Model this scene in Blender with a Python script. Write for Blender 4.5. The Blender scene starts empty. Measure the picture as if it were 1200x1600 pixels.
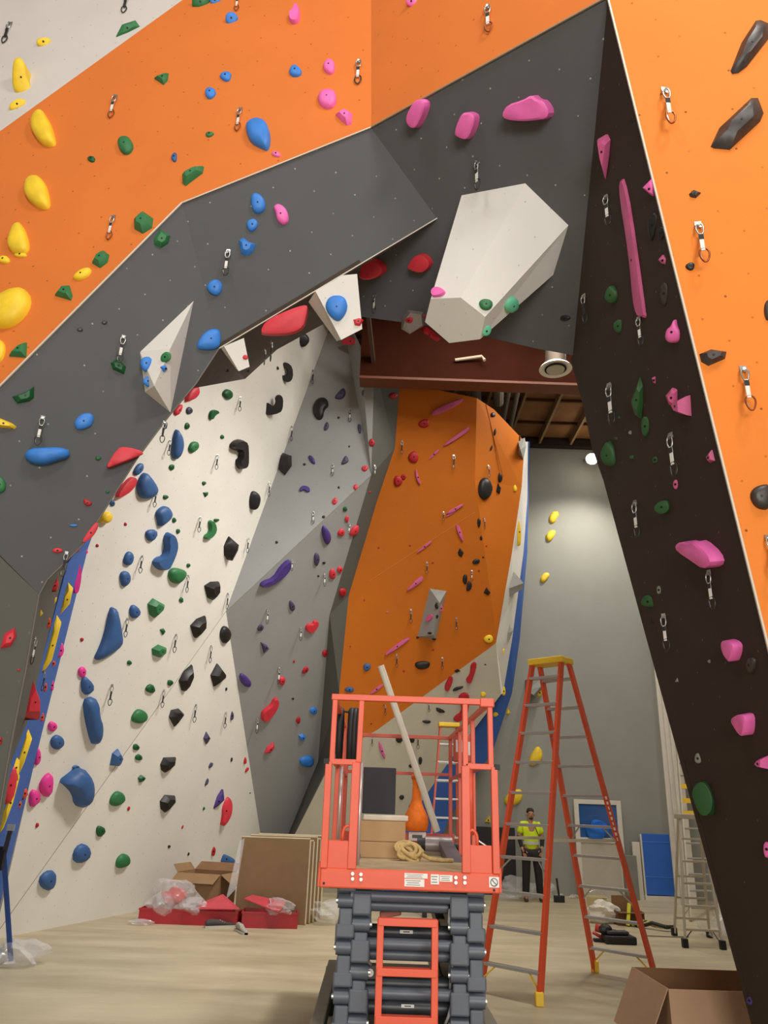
import bpy, bmesh, math, random
from math import cos, sin, tan, atan, pi, radians, sqrt
from mathutils import Vector as V, Matrix
from mathutils.bvhtree import BVHTree
from mathutils.geometry import tessellate_polygon

# ------------------------------------------------------------ camera
S = bpy.context.scene
COL = S.collection
PITCH = atan(.402); ROLL = radians(2.0); EYE = V((0, 0, 1.6)); FPX = 1150.0
FW = V((0, cos(PITCH), sin(PITCH)))
UP0 = V((0, -sin(PITCH), cos(PITCH))); RT0 = V((1, 0, 0))
RT = cos(ROLL) * RT0 + sin(ROLL) * UP0
UP = -sin(ROLL) * RT0 + cos(ROLL) * UP0
cd = bpy.data.cameras.new('camera'); cam = bpy.data.objects.new('camera', cd); COL.objects.link(cam)
cd.sensor_width = 36; cd.lens = FPX / 1600 * 36; cd.clip_start = .05; cd.clip_end = 200
m = Matrix((RT, UP, -FW)).transposed().to_4x4(); m.translation = EYE
cam.matrix_world = m
S.camera = cam
# ------------------------------------------------------------ light and exposure
S.view_settings.view_transform = 'Standard'; S.view_settings.look = 'None'
S.view_settings.gamma = 1; S.view_settings.use_curve_mapping = False
S.view_settings.exposure = 0.0
wd = bpy.data.worlds.new('world'); S.world = wd; wd.use_nodes = True
wd.node_tree.nodes['Background'].inputs[0].default_value = (1, .95, .88, 1)
wd.node_tree.nodes['Background'].inputs[1].default_value = .05
def area(name, loc, aim, size, watts, color=(1, .93, .82)):
    l = bpy.data.lights.new(name, 'AREA'); l.shape = 'RECTANGLE'; l.size = size[0]; l.size_y = size[1]
    l.energy = watts; l.color = color
    o = bpy.data.objects.new(name, l); COL.objects.link(o); o.location = loc
    o.rotation_euler = (V(aim) - V(loc)).to_track_quat('-Z', 'Y').to_euler()
    return o
# high bay lamps of the front hall (all above the frame), an added frontal fill, then the lamps of the inner bay
NEU = (1, .965, .91)
area('hall_lamp', (3.5, -1.5, 11.2), (2.0, 4, 3), (1.8, 1.8), 430, NEU)
area('hall_lamp', (-3.5, -2.0, 11.2), (-2.5, 5, 4), (1.8, 1.8), 200, NEU)
area('front_fill', (1.5, -8.6, 3.6), (-.8, 10, 3.2), (7, 4), 1150, (1, .98, .94))  # unseen soft fill, added to brighten walls, floor and lift from the front
area('bay_lamp', (1.8, 9.6, 10.2), (.5, 11.6, 0), (2.4, 2.4), 170, NEU)
area('bay_lamp', (4.2, 12.8, 10.1), (2.6, 14.2, 0), (1.8, 1.8), 150, NEU)
area('bay_lamp', (3.2, 9.6, 10.1), (3.6, 11.4, 0), (1.8, 1.8), 150, NEU)
def spot(name, loc, aim, watts, ang, color=(1, .93, .82), r=.12):
    l = bpy.data.lights.new(name, 'SPOT'); l.energy = watts; l.spot_size = radians(ang); l.spot_blend = .9
    l.shadow_soft_size = r; l.color = color
    o = bpy.data.objects.new(name, l); COL.objects.link(o); o.location = loc
    o.rotation_euler = (V(aim) - V(loc)).to_track_quat('-Z', 'Y').to_euler()

spot('unseen_wall_spot', (3.0, 8.3, 10.3), (-3.3, 11.2, .6), 2250, 74, NEU, .5)  # unseen spot, added and aimed low so the white wall brightens towards its foot
# ------------------------------------------------------------ pixel helpers (1200 x 1600)
def ray(x, y): return FW + (x - 600) / FPX * RT - (y - 800) / FPX * UP
def atY(x, y, Y): d = ray(x, y); return EYE + d * (Y / d.y)
def atZ(x, y, Z): d = ray(x, y); return EYE + d * ((Z - EYE.z) / d.z)
class Plane:
    def __init__(s, a, b, c):
        n = (b - a).cross(c - a).normalized()
        if n.dot(EYE - a) < 0: n = -n
        s.p, s.n = a, n
    def hit(s, x, y, h=0):
        d = ray(x, y); p = s.p + s.n * h
        return EYE + d * ((p - EYE).dot(s.n) / d.dot(s.n))
    def yz(s, x, z):      # point of the plane with this x and z
        return V((x, s.p.y - (s.n.x * (x - s.p.x) + s.n.z * (z - s.p.z)) / s.n.y, z))
def h2l(c):
    c /= 255.0
    return c / 12.92 if c <= .04045 else ((c + .055) / 1.055) ** 2.4
def rgb(*c): return (h2l(c[0]), h2l(c[1]), h2l(c[2]), 1)

# ------------------------------------------------------------ materials
MATS = {}
def mat(name, col, rough=.6, metal=0, noise=.08, scale=6, bump=0.0, emit=0, alpha=1, trans=0, spec=.5):
    if name in MATS: return MATS[name]
    m = bpy.data.materials.new(name); m.use_nodes = True; nt = m.node_tree; b = nt.nodes['Principled BSDF']
    c = rgb(*col)
    b.inputs['Base Color'].default_value = c
    b.inputs['Roughness'].default_value = rough; b.inputs['Metallic'].default_value = metal
    b.inputs['Specular IOR Level'].default_value = spec
    if alpha < 1: b.inputs['Alpha'].default_value = alpha
    if trans: b.inputs['Transmission Weight'].default_value = trans
    if emit:
        b.inputs['Emission Color'].default_value = c; b.inputs['Emission Strength'].default_value = emit
    if noise or bump:
        tc = nt.nodes.new('ShaderNodeTexCoord'); n = nt.nodes.new('ShaderNodeTexNoise')
        n.inputs['Scale'].default_value = scale; n.inputs['Detail'].default_value = 5
        nt.links.new(tc.outputs['Object'], n.inputs['Vector'])
        if noise:
            r = nt.nodes.new('ShaderNodeMapRange')
            r.inputs['To Min'].default_value = 1 - noise; r.inputs['To Max'].default_value = 1 + noise
            r.inputs['From Min'].default_value = .3; r.inputs['From Max'].default_value = .7
            h = nt.nodes.new('ShaderNodeVectorMath'); h.operation = 'SCALE'
            h.inputs[0].default_value = c[:3]
            nt.links.new(n.outputs['Fac'], r.inputs['Value']); nt.links.new(r.outputs[0], h.inputs['Scale'])
            nt.links.new(h.outputs[0], b.inputs['Base Color'])
        if bump:
            bp = nt.nodes.new('ShaderNodeBump'); bp.inputs['Strength'].default_value = bump; bp.inputs['Distance'].default_value = .01
            nt.links.new(n.outputs['Fac'], bp.inputs['Height']); nt.links.new(bp.outputs[0], b.inputs['Normal'])
    MATS[name] = m
    return m
def wall_mat(name, col, dot=None, pitch=.2, rough=.75, dotr=.009, amount=.8, noise=.04):
    """painted textured plywood with its grid of bolt holes (UV in metres)"""
    if name in MATS: return MATS[name]
    m = mat(name, col, rough, noise=0, spec=.25); nt = m.node_tree; N = nt.nodes; L = nt.links; b = N['Principled BSDF']
    tc = N.new('ShaderNodeTexCoord')
    n1 = N.new('ShaderNodeTexNoise'); n1.inputs['Scale'].default_value = 1.3; n1.inputs['Detail'].default_value = 6
    L.new(tc.outputs['UV'], n1.inputs['Vector'])
    r = N.new('ShaderNodeMapRange'); r.inputs['From Min'].default_value = .3; r.inputs['From Max'].default_value = .7
    r.inputs['To Min'].default_value = 1 - noise; r.inputs['To Max'].default_value = 1 + noise
    L.new(n1.outputs['Fac'], r.inputs['Value'])
    sc = N.new('ShaderNodeVectorMath'); sc.operation = 'SCALE'; sc.inputs[0].default_value = rgb(*col)[:3]
    L.new(r.outputs[0], sc.inputs['Scale'])
    out = sc.outputs[0]
    if dot:
        sep = N.new('ShaderNodeSeparateXYZ'); L.new(tc.outputs['UV'], sep.inputs[0])
        def M(op, a, bb=None):
            q = N.new('ShaderNodeMath'); q.operation = op
            for i, v in enumerate((a, bb)):
                if v is None: continue
                if isinstance(v, (int, float)): q.inputs[i].default_value = v
                else: L.new(v, q.inputs[i])
            return q.outputs[0]
        u, v = sep.outputs['X'], sep.outputs['Y']
        a = M('MULTIPLY', M('ADD', u, v), .7071 / pitch); c = M('MULTIPLY', M('SUBTRACT', u, v), .7071 / pitch)
        fa = M('SUBTRACT', M('FRACT', a), .5); fc = M('SUBTRACT', M('FRACT', c), .5)
        d = M('SQRT', M('ADD', M('MULTIPLY', fa, fa), M('MULTIPLY', fc, fc)))
        k = M('MULTIPLY', M('LESS_THAN', d, dotr / pitch), amount)
        wn = N.new('ShaderNodeTexWhiteNoise'); wn.noise_dimensions = '2D'
        cb = N.new('ShaderNodeCombineXYZ'); L.new(M('FLOOR', a), cb.inputs[0]); L.new(M('FLOOR', c), cb.inputs[1]); L.new(cb.outputs[0], wn.inputs['Vector'])
        k = M('MULTIPLY', k, M('MULTIPLY', M('LESS_THAN', wn.outputs['Value'], .7), M('ADD', wn.outputs['Value'], .4)))
        mx = N.new('ShaderNodeMix'); mx.data_type = 'RGBA'
        L.new(k, mx.inputs['Factor']); L.new(out, mx.inputs[6]); mx.inputs[7].default_value = rgb(*dot)
        out = mx.outputs[2]
    L.new(out, b.inputs['Base Color'])
    n2 = N.new('ShaderNodeTexNoise'); n2.inputs['Scale'].default_value = 60; L.new(tc.outputs['UV'], n2.inputs['Vector'])
    bp = N.new('ShaderNodeBump'); bp.inputs['Strength'].default_value = .15; bp.inputs['Distance'].default_value = .004
    L.new(n2.outputs['Fac'], bp.inputs['Height']); L.new(bp.outputs[0], b.inputs['Normal'])
    return m

# ------------------------------------------------------------ mesh builder
class MB:
    def __init__(s): s.v = []; s.f = []
    def add(s, vs, fs):
        k = len(s.v); s.v += [V(p) for p in vs]; s.f += [tuple(i + k for i in f) for f in fs]; return s
    def box(s, c, d, M=None):
        c = V(c); x, y, z = d[0] / 2, d[1] / 2, d[2] / 2
        P = [V((i, j, k)) for i in (-x, x) for j in (-y, y) for k in (-z, z)]
        if M is not None: P = [M @ p for p in P]
        return s.add([c + p for p in P], [(0, 1, 3, 2), (4, 6, 7, 5), (0, 4, 5, 1), (2, 3, 7, 6), (0, 2, 6, 4), (1, 5, 7, 3)])
    def bar(s, p, q, w, d, side=(1, 0, 0)):
        """rectangular bar from p to q, w wide along side, d deep"""
        p, q = V(p), V(q); a = (q - p).normalized(); u = V(side); u = u - a * u.dot(a); u = (V((0, 1, 0)) - a * a.y if u.length < .05 else u).normalized(); v = a.cross(u)
        R = [u * sx * w / 2 + v * sy * d / 2 for sx, sy in ((-1, -1), (1, -1), (1, 1), (-1, 1))]
        return s.add([p + r for r in R] + [q + r for r in R], [(3, 2, 1, 0), (4, 5, 6, 7)] + [(i, (i + 1) % 4, 4 + (i + 1) % 4, 4 + i) for i in range(4)])
    def tube(s, pts, r, n=8, caps=True, closed=False):
        pts = [V(p) for p in pts]; rs = r if isinstance(r, (list, tuple)) else [r] * len(pts); k = len(s.v); N = len(pts); u = None
        for i, p in enumerate(pts):
            if closed: a = pts[(i + 1) % N] - pts[i - 1]
            else: a = pts[min(i + 1, N - 1)] - pts[max(i - 1, 0)]
            a.normalize()
            if u is None: u = a.orthogonal().normalized()
            u = (u - a * u.dot(a)); u = u.normalized() if u.length > 1e-6 else a.orthogonal().normalized()
            w = a.cross(u)
            for j in range(n):
                t = 2 * pi * j / n; s.v.append(p + (u * cos(t) + w * sin(t)) * rs[i])
        for i in range(N if closed else N - 1):
            for j in range(n):
                a, b = k + i * n + j, k + i * n + (j + 1) % n; c = k + ((i + 1) % N) * n
                s.f.append((a, b, c + (j + 1) % n, c + j))
        if caps and not closed:
            s.f.append(tuple(k + j for j in reversed(range(n)))); s.f.append(tuple(k + (N - 1) * n + j for j in range(n)))
        return s
    def prism(s, pts, off):
        """planar polygon pts extruded by vector off"""
        n = len(pts); pts = [V(p) for p in pts]; off = V(off)
        return s.add(pts + [p + off for p in pts], [tuple(range(n)), tuple(reversed(range(n, 2 * n)))] + [(i, n + i, n + (i + 1) % n, (i + 1) % n) for i in range(n)])
    def lathe(s, c, prof, n=20, axis=(0, 0, 1)):
        a = V(axis).normalized(); u = a.orthogonal().normalized(); w = a.cross(u); k = len(s.v); c = V(c)
        for r, h in prof:
            for j in range(n):
                t = 2 * pi * j / n; s.v.append(c + a * h + (u * cos(t) + w * sin(t)) * r)
        for i in range(len(prof) - 1):
            for j in range(n): s.f.append((k + i * n + j, k + i * n + (j + 1) % n, k + (i + 1) * n + (j + 1) % n, k + (i + 1) * n + j))
        s.f.append(tuple(k + j for j in reversed(range(n)))); s.f.append(tuple(k + (len(prof) - 1) * n + j for j in range(n)))
        return s
    def blob(s, c, r, seed=0, amp=.2, sub=3):
        bm = bmesh.new(); bmesh.ops.create_icosphere(bm, subdivisions=sub, radius=1)
        R = random.Random(seed); ph = [(R.uniform(2, 6), R.uniform(2, 6), R.uniform(2, 6), R.uniform(0, 6)) for _ in range(6)]
        vs = []
        for v in bm.verts:
            d = sum(sin(a * v.co.x + b * v.co.y + e * v.co.z + f) for a, b, e, f in ph) / 6
            q = v.co * (1 + amp * d * 1.6 + R.uniform(-amp, amp) * .25); vs.append(V(c) + V((q.x * r[0], q.y * r[1], q.z * r[2])))
        fs = [tuple(v.index for v in f.verts) for f in bm.faces]; bm.free()
        return s.add(vs, fs)
    def build(s, name, m, parent=None, origin=None, smooth=False, bevel=0, props=None, fix=True):
        me = bpy.data.meshes.new(name); o0 = V(origin) if origin is not None else (V(parent['at']) if parent is not None else sum(s.v, V()) / max(1, len(s.v)))
        me.from_pydata([p - o0 for p in s.v], [], s.f)
        if fix:
            bm = bmesh.new(); bm.from_mesh(me); bmesh.ops.recalc_face_normals(bm, faces=bm.faces); bm.to_mesh(me); bm.free()
        if m: me.materials.append(m)
        if smooth:
            me.shade_smooth()
            if smooth != True: me.set_sharp_from_angle(angle=radians(smooth))
        o = bpy.data.objects.new(name, me); COL.objects.link(o)
        if parent is not None: o.parent = parent; o.location = o0 - V(parent['at'])
        else: o.location = o0
        o['at'] = tuple(o0)
        if bevel:
            b = o.modifiers.new('bevel', 'BEVEL'); b.width = bevel; b.segments = 2; b.limit_method = 'ANGLE'
        for k, v in (props or {}).items(): o[k] = v
        return o
def clean_at():
    for o in S.objects:
        if 'at' in o: del o['at']
def thing(name, label, cat, at=(0, 0, 0), group=None):
    o = bpy.data.objects.new(name, None); COL.objects.link(o); o.location = at; o['at'] = tuple(at)
    o.empty_display_size = .1
    return tag(o, label, cat, group)
def tag(o, label, cat, group=None):
    o['label'] = label; o['category'] = cat
    if group: o['group'] = group
    return o
def dup(root, loc, rz=0, sc=1):
    r = root.copy(); COL.objects.link(r); r.location = loc; r.rotation_euler = (0, 0, rz); r.scale = (sc, sc, sc)
    for ch in root.children:
        c = ch.copy(); COL.objects.link(c); c.parent = r
        for g in ch.children: d = g.copy(); COL.objects.link(d); d.parent = c
    return r

# ------------------------------------------------------------ the setting
ST = {'kind': 'structure'}
M_floor = mat('concrete floor', (170, 158, 134), .45, noise=0, spec=.3)
def floor_nodes(m):
    nt = m.node_tree; N = nt.nodes; L = nt.links; b = N['Principled BSDF']; tc = N.new('ShaderNodeTexCoord')
    mp = N.new('ShaderNodeMapping'); mp.inputs['Scale'].default_value = (.35, 1.5, 1); L.new(tc.outputs['Object'], mp.inputs[0])
    n = N.new('ShaderNodeTexNoise'); n.inputs['Scale'].default_value = 1.6; n.inputs['Detail'].default_value = 8; n.inputs['Roughness'].default_value = .6; L.new(mp.outputs[0], n.inputs['Vector'])
    r = N.new('ShaderNodeValToRGB'); r.color_ramp.elements[0].position = .3; r.color_ramp.elements[1].position = .72
    r.color_ramp.elements[0].color = rgb(164, 151, 122); r.color_ramp.elements[1].color = rgb(200, 188, 158)
    L.new(n.outputs['Fac'], r.inputs[0]); L.new(r.outputs[0], b.inputs['Base Color'])
    n2 = N.new('ShaderNodeTexNoise'); n2.inputs['Scale'].default_value = 3; L.new(tc.outputs['Object'], n2.inputs['Vector'])
    q = N.new('ShaderNodeMapRange'); q.inputs['To Min'].default_value = .32; q.inputs['To Max'].default_value = .6; L.new(n2.outputs['Fac'], q.inputs[0]); L.new(q.outputs[0], b.inputs['Roughness'])
floor_nodes(M_floor)
MB().box((0, 6, -.1), (22, 30, .2)).build('floor', M_floor, props=ST)
M_plaster = mat('hall plaster', (190, 186, 176), .8, noise=.03)
MB().box((-10.1, 6, 6), (.2, 30, 12)).build('wall_left', M_plaster, props=ST)
MB().box((10.1, 6, 6), (.2, 30, 12)).build('wall_right', M_plaster, props=ST)
MB().box((0, -9.1, 6), (22, .2, 12)).build('wall_front', M_plaster, props=ST)
MB().box((0, -.9, 12.1), (22, 16.6, .2)).build('ceiling', mat('hall ceiling', (150, 145, 138), .9), props=ST)

WALLS = {}      # tag -> dict(plane, obj, desc)
def slab(tagname, name, pts3, m, desc, thick=.06, plane=None):
    pl = plane or Plane(pts3[0], pts3[1], pts3[2])
    mb = MB(); n = len(pts3); back = [p - pl.n * thick for p in pts3]
    tris = tessellate_polygon([pts3])
    mb.add(list(pts3) + back, [tuple(t) for t in tris] + [tuple(reversed([i + n for i in t])) for t in tris] + [(i, (i + 1) % n, n + (i + 1) % n, n + i) for i in range(n)])
    o = mb.build(name, m, props=ST)
    me = o.data; uv = me.uv_layers.new(name='UVMap'); u = V((0, 0, 1)).cross(pl.n).normalized(); w = pl.n.cross(u)
    for l in me.loops:
        p = me.vertices[l.vertex_index].co + o.location; uv.data[l.index].uv = (p.dot(u), p.dot(w))
    WALLS.setdefault(tagname, dict(plane=pl, faces=[], desc=desc, obj=o))
    WALLS[tagname]['faces'].append([p.copy() for p in pts3])
    return o
OR_ = (236, 128, 38)
M_orangeF = wall_mat('orange paint front', (214, 118, 52), (120, 60, 20), .24, amount=.55)
M_orangeR = wall_mat('orange paint right', (228, 130, 50), (110, 55, 20), .21, dotr=.008, amount=.8)
M_whiteF = wall_mat('white paint front', (205, 200, 196), (120, 110, 110), .24, amount=.5)
M_greyF = wall_mat('dark grey paint', (88, 89, 90), (200, 200, 200), .25, dotr=.0065, amount=.6)
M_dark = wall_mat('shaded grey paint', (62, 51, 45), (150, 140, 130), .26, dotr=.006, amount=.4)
M_cream = wall_mat('cream white paint', (226, 223, 214), (150, 143, 128), .2, dotr=.008, amount=.6)
M_lgrey = wall_mat('light grey paint', (150, 151, 150), (90, 88, 85), .26, dotr=.008, amount=.5)
M_dgrey = wall_mat('graphite paint', (90, 90, 84), (130, 128, 120), .26, amount=.4)
M_orangeB = wall_mat('orange paint back', (194, 106, 24), (120, 60, 12), .26, amount=.4)
M_creamB = wall_mat('pale putty paint', (184, 178, 160), (110, 100, 90), .26, amount=.35)
M_blueW = wall_mat('blue paint', (60, 98, 172), (30, 40, 80), .26, amount=.3)
M_greyB = wall_mat('tall grey paint', (150, 150, 142), (100, 98, 92), .3, amount=.3)

A = atY(0, 605, 5.0); B = atY(285, 318, 4.9); C = atY(580, 200, 4.7)
D = atY(950, -4, 3.4); E_ = atY(1200, 1010, 4.1); F_ = atY(1160, 1516, 5.5)
pOL = Plane(A, B, C)
pOR = Plane(D, E_, atY(1200, 0, 3.3))
pOC = Plane(C, D, pOL.hit(580, -280))
pDR = Plane(D, E_, F_)
G = pDR.hit(895, 555)
pGC = Plane(C, D, G)
P_ = pGC.hit(683, 342)
pGL = Plane(C, B, P_)
K = pGL.hit(343, 545)
pG2 = Plane(B, A, K)
def clipz(p, zmax=11.98):
    return V((p.x, p.y, min(p.z, zmax)))
h = pOL.hit
slab('OL', 'wall_upper_left', [C, B, A, h(-160, 766), h(-160, 320), h(0, 205), h(285, 0), h(580, -212)], M_orangeF, 'upper left orange wall', plane=pOL)
slab('WH', 'wall_upper_left_white', [h(580, -212), h(285, 0), h(0, 205), h(-160, 320), clipz(h(-160, -250)), clipz(h(580, -245))], M_whiteF, 'white panel at top left', plane=pOL)
h = pOC.hit
slab('OC', 'wall_upper_center', [C, h(580, -245), clipz(h(1000, -420)), D], M_orangeF, 'orange panel at top centre', plane=pOC)
h = pOR.hit
slab('OR', 'wall_right_orange', [D, h(965, -300), h(1600, -300), h(1600, 1200), h(1300, 1400), E_], M_orangeR, 'orange wall at right', plane=pOR)
# inner side face of the right pillar, down to the floor
far = [pDR.hit(x, y) for x, y in ((895, 555), (925, 700), (960, 800), (1020, 1020), (1073, 1200), (1159, 1517))]
f1 = pDR.hit(1206, 1690); t = f1 + (f1 - far[-1]) * (f1.z / (far[-1].z - f1.z))
e2 = E_ + (E_ - D) * (E_.z / (D.z - E_.z))
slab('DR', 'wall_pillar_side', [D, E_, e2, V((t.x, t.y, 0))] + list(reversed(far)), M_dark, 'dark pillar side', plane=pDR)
# back of the pillar (closes the volume)
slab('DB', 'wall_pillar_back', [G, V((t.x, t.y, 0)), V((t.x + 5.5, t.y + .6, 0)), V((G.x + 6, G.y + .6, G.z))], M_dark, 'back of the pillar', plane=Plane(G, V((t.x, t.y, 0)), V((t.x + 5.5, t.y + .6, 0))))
h = pGC.hit
slab('GC', 'wall_arch_roof', [C, P_, h(560, 418), h(470, 470), h(565, 495), h(700, 513), h(840, 545), G, D], M_greyF, 'grey arch roof', plane=pGC)
h = pGL.hit
slab('GL', 'wall_arch_overhang', [C, P_, K, B], M_greyF, 'grey arch overhang', plane=pGL)
h = pG2.hit
L_ = h(62, 930)
slab('G2', 'wall_arch_left', [B, K, h(307, 600), h(265, 650), h(215, 717), h(130, 852), h(75, 906), L_, h(0, 867), h(-160, 715), h(-160, 766), A], M_greyF, 'grey arch left side', plane=pG2)
pG3 = Plane(L_, h(-160, 715), atY(0, 1290, 5.75))
h = pG3.hit
slab('G3', 'wall_arch_leg', [h(-160, 715), L_, h(43, 1040), h(27, 1120), h(13, 1193), h(-3, 1290), h(-40, 1560), h(-330, 1560)], M_dgrey, 'grey arch leg', plane=pG3)
# return face of the leg, and the blue strip behind it
lg = [pG2.hit(75, 906), L_] + [pG3.hit(x, y) for x, y in ((43, 1040), (27, 1120), (13, 1193), (-3, 1290))]
bk = [atY(x, y, 7.4) for x, y in ((106, 880), (97, 905), (66, 1030), (46, 1120), (16, 1193), (-18, 1290))]
for i in range(5):
    slab('GS', 'wall_leg_return', [lg[i], lg[i + 1], bk[i + 1]], M_dgrey, 'grey leg return', .02)
    slab('GS', 'wall_leg_return', [lg[i], bk[i + 1], bk[i]], M_dgrey, 'grey leg return', .02)
# white wall of the inner bay
g1 = atZ(0, 1466, 0); g2 = atZ(235, 1420, 0)
pW = Plane(g1, g2, atY(375, 628, 11.0)); w0 = pW.hit(353, 955); s0 = pW.hit(-8, 1462)
pWu = Plane(s0, w0, atY(440, 510, 11.15)); h = pWu.hit
def down(p, q):    # carry the line p-q on to the floor
    return p + (q - p) * (p.z / (p.z - q.z))
wb = down(w0, pW.hit(408, 1310))
wl = s0
slab('W', 'wall_bay_white', [wl, h(52, 1200), h(138, 855), h(190, 690), h(250, 615), h(307, 602), h(345, 572), h(440, 510), h(490, 480), h(530, 470), w0], M_cream, 'white back wall', plane=pWu)
slab('W', 'wall_bay_white_lower', [s0, w0, wb, down(pW.hit(-8, 1300), pW.hit(-8, 1462))], M_cream, 'white back wall', plane=pW)
# light grey wall, graphite strip
top = [h(530, 470), atY(562, 538, 12.3), atY(585, 570, 12.4)]
dsl = [atY(585, 570, 12.4), atY(580, 742, 12.9)]
pGL2 = Plane(w0, wb, dsl[1]); dsl += [pGL2.hit(515, 960), pGL2.hit(497, 1190), pGL2.hit(450, 1305)]
dsb = V((wb.x + .12, wb.y + .15, 0))
gb = [top[0], top[1], top[2], dsl[1], w0]
slab('GB', 'wall_bay_grey', [top[0], top[1], dsl[1], w0], M_lgrey, 'light grey wall', .04, plane=Plane(top[0], dsl[1], w0))
slab('GB', 'wall_bay_grey', [top[1], top[2], dsl[1]], M_lgrey, 'light grey wall', .04)
slab('GB', 'wall_bay_grey', [w0, dsl[1], dsl[2]], M_lgrey, 'light grey wall', .04)
slab('GB', 'wall_bay_grey', [w0, dsl[2], dsl[3]], M_lgrey, 'light grey wall', .04)
slab('GB', 'wall_bay_grey', [w0, dsl[3], wb], M_lgrey, 'light grey wall', .04)
slab('GB', 'wall_bay_grey', [dsl[3], dsl[4], wb], M_lgrey, 'light grey wall', .04)
pCO = Plane(atY(625, 597, 12.8), atY(545, 930, 14.3), atY(775, 1005, 14.9)); h = pCO.hit
dsr = [h(625, 597), h(617, 700), h(590, 780), h(545, 930), h(530, 1080), h(524, 1172), h(455, 1315)]
L1 = [dsl[0], dsl[1], dsl[1], dsl[2], dsl[3], dsl[3], dsl[4]]
for i in range(6):
    if (L1[i] - L1[i + 1]).length > .01: slab('DS', 'wall_bay_strip', [L1[i], L1[i + 1], dsr[i + 1]], M_dgrey, 'graphite strip', .03)
    slab('DS', 'wall_bay_strip', [L1[i], dsr[i + 1], dsr[i]], M_dgrey, 'graphite strip', .03)
slab('DS', 'wall_bay_strip', [dsl[4], V((wb.x + .1, wb.y, 0)), V((dsr[6].x - .3, dsr[6].y + .25, 0)), dsr[6]], M_dgrey, 'graphite strip', .03)
slab('CO', 'wall_bay_orange', [dsr[0], dsr[1], dsr[2], dsr[3], dsr[4], h(524, 1178), h(590, 1140), h(775, 1005), h(775, 990), h(742, 750), h(745, 622)], M_orangeB, 'orange back wall', plane=pCO)
fl = lambda x, y: down(h(x, 1200), h(x, y))
cb = atZ(455, 1390, 0)
slab('CW', 'wall_bay_putty', [h(524, 1178), h(455, 1315), pCO.yz(-1.9, .0), pCO.yz(-.2, 0), h(632, 1292), h(700, 1192), h(783, 1085), h(775, 1005), h(590, 1140)], M_creamB, 'putty lower wall', plane=pCO)
tr = atY(821, 688, 14.1)
pC2 = Plane(h(745, 622), h(775, 990), tr); h2 = pC2.hit
slab('C2', 'wall_bay_orange_side', [h(745, 622), h(742, 750), h(775, 990), h(775, 1005), h2(800, 863), h2(815, 762), h2(820, 690), h2(772, 640)], M_orangeB, 'orange side panel', plane=pC2)
cl = [h2(819, 690), h2(815, 762), h2(800, 863), h(775, 1005), h(783, 1085)]
cr = [atY(825, 690, 15.0), atY(824, 780, 15.1), atY(818, 863, 15.3), atY(800, 1000, 15.6), atY(786, 1083, 15.9)]
for i in range(4):
    slab('CS', 'wall_bay_cream_strip', [cl[i], cl[i + 1], cr[i + 1]], M_cream, 'cream strip', .03)
    slab('CS', 'wall_bay_cream_strip', [cl[i], cr[i + 1], cr[i]], M_cream, 'cream strip', .03)
bl = cr + [h(700, 1192), h(632, 1292)]
br = [atY(828, 690, 16.4), atY(826, 780, 16.4), atY(824, 863, 16.4), atY(812, 1000, 16.3), atY(800, 1083, 16.3), atY(770, 1172, 16.2), atY(700, 1282, 16.2)]
for i in range(6):
    slab('BR', 'wall_bay_blue_edge', [bl[i], bl[i + 1], br[i + 1]], M_blueW, 'blue wall edge', .03)
    slab('BR', 'wall_bay_blue_edge', [bl[i], br[i + 1], br[i]], M_blueW, 'blue wall edge', .03)
slab('BR', 'wall_bay_blue_edge', [bl[6], br[6], V((.9, 16.2, 0)), V((.2, 15.6, 0))], M_blueW, 'blue wall edge', .03, plane=Plane(bl[6], br[6], V((.2, 15.6, 0))))
# blue strip left of the white wall
h = pWu.hit
b1 = [h(150, 822), h(138, 855), h(52, 1200), h(0, 1413), wl]
b2 = [bk[0] + V((.15, 0, .35)), bk[0], bk[2], bk[4], V((bk[5].x - .3, 7.2, 0))]
for i in range(4):
    slab('BL', 'wall_blue_strip', [b1[i], b1[i + 1], b2[i + 1]], M_blueW, 'left blue strip', .03)
    slab('BL', 'wall_blue_strip', [b1[i], b2[i + 1], b2[i]], M_blueW, 'left blue strip', .03)
# tall grey rear wall
YB = 17.4
slab('BW', 'wall_back', [V((-6, YB, 0)), V((9.98, YB, 0)), V((9.98, YB, 10.75)), V((-6, YB, 10.75))], M_greyB, 'tall grey rear wall', .2)
# dark underside between the arch and the white wall
M_under = mat('bare brown framing', (62, 50, 42), .85, noise=.2)
u1 = pGL.hit(565, 412); u2 = pG2.hit(265, 650)
slab('UN', 'wall_arch_inside', [pG2.hit(300, 607), K, K + V((.1, 2.2, 1.5)), pG2.hit(300, 607) + V((-.1, 2.4, 1.6))], M_under, 'arch underside', .04)
slab('UN', 'wall_arch_inside', [K, u1, u1 + V((-.2, 2.2, 1.2)), K + V((.1, 2.2, 1.5))], M_under, 'arch underside', .04)

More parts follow.
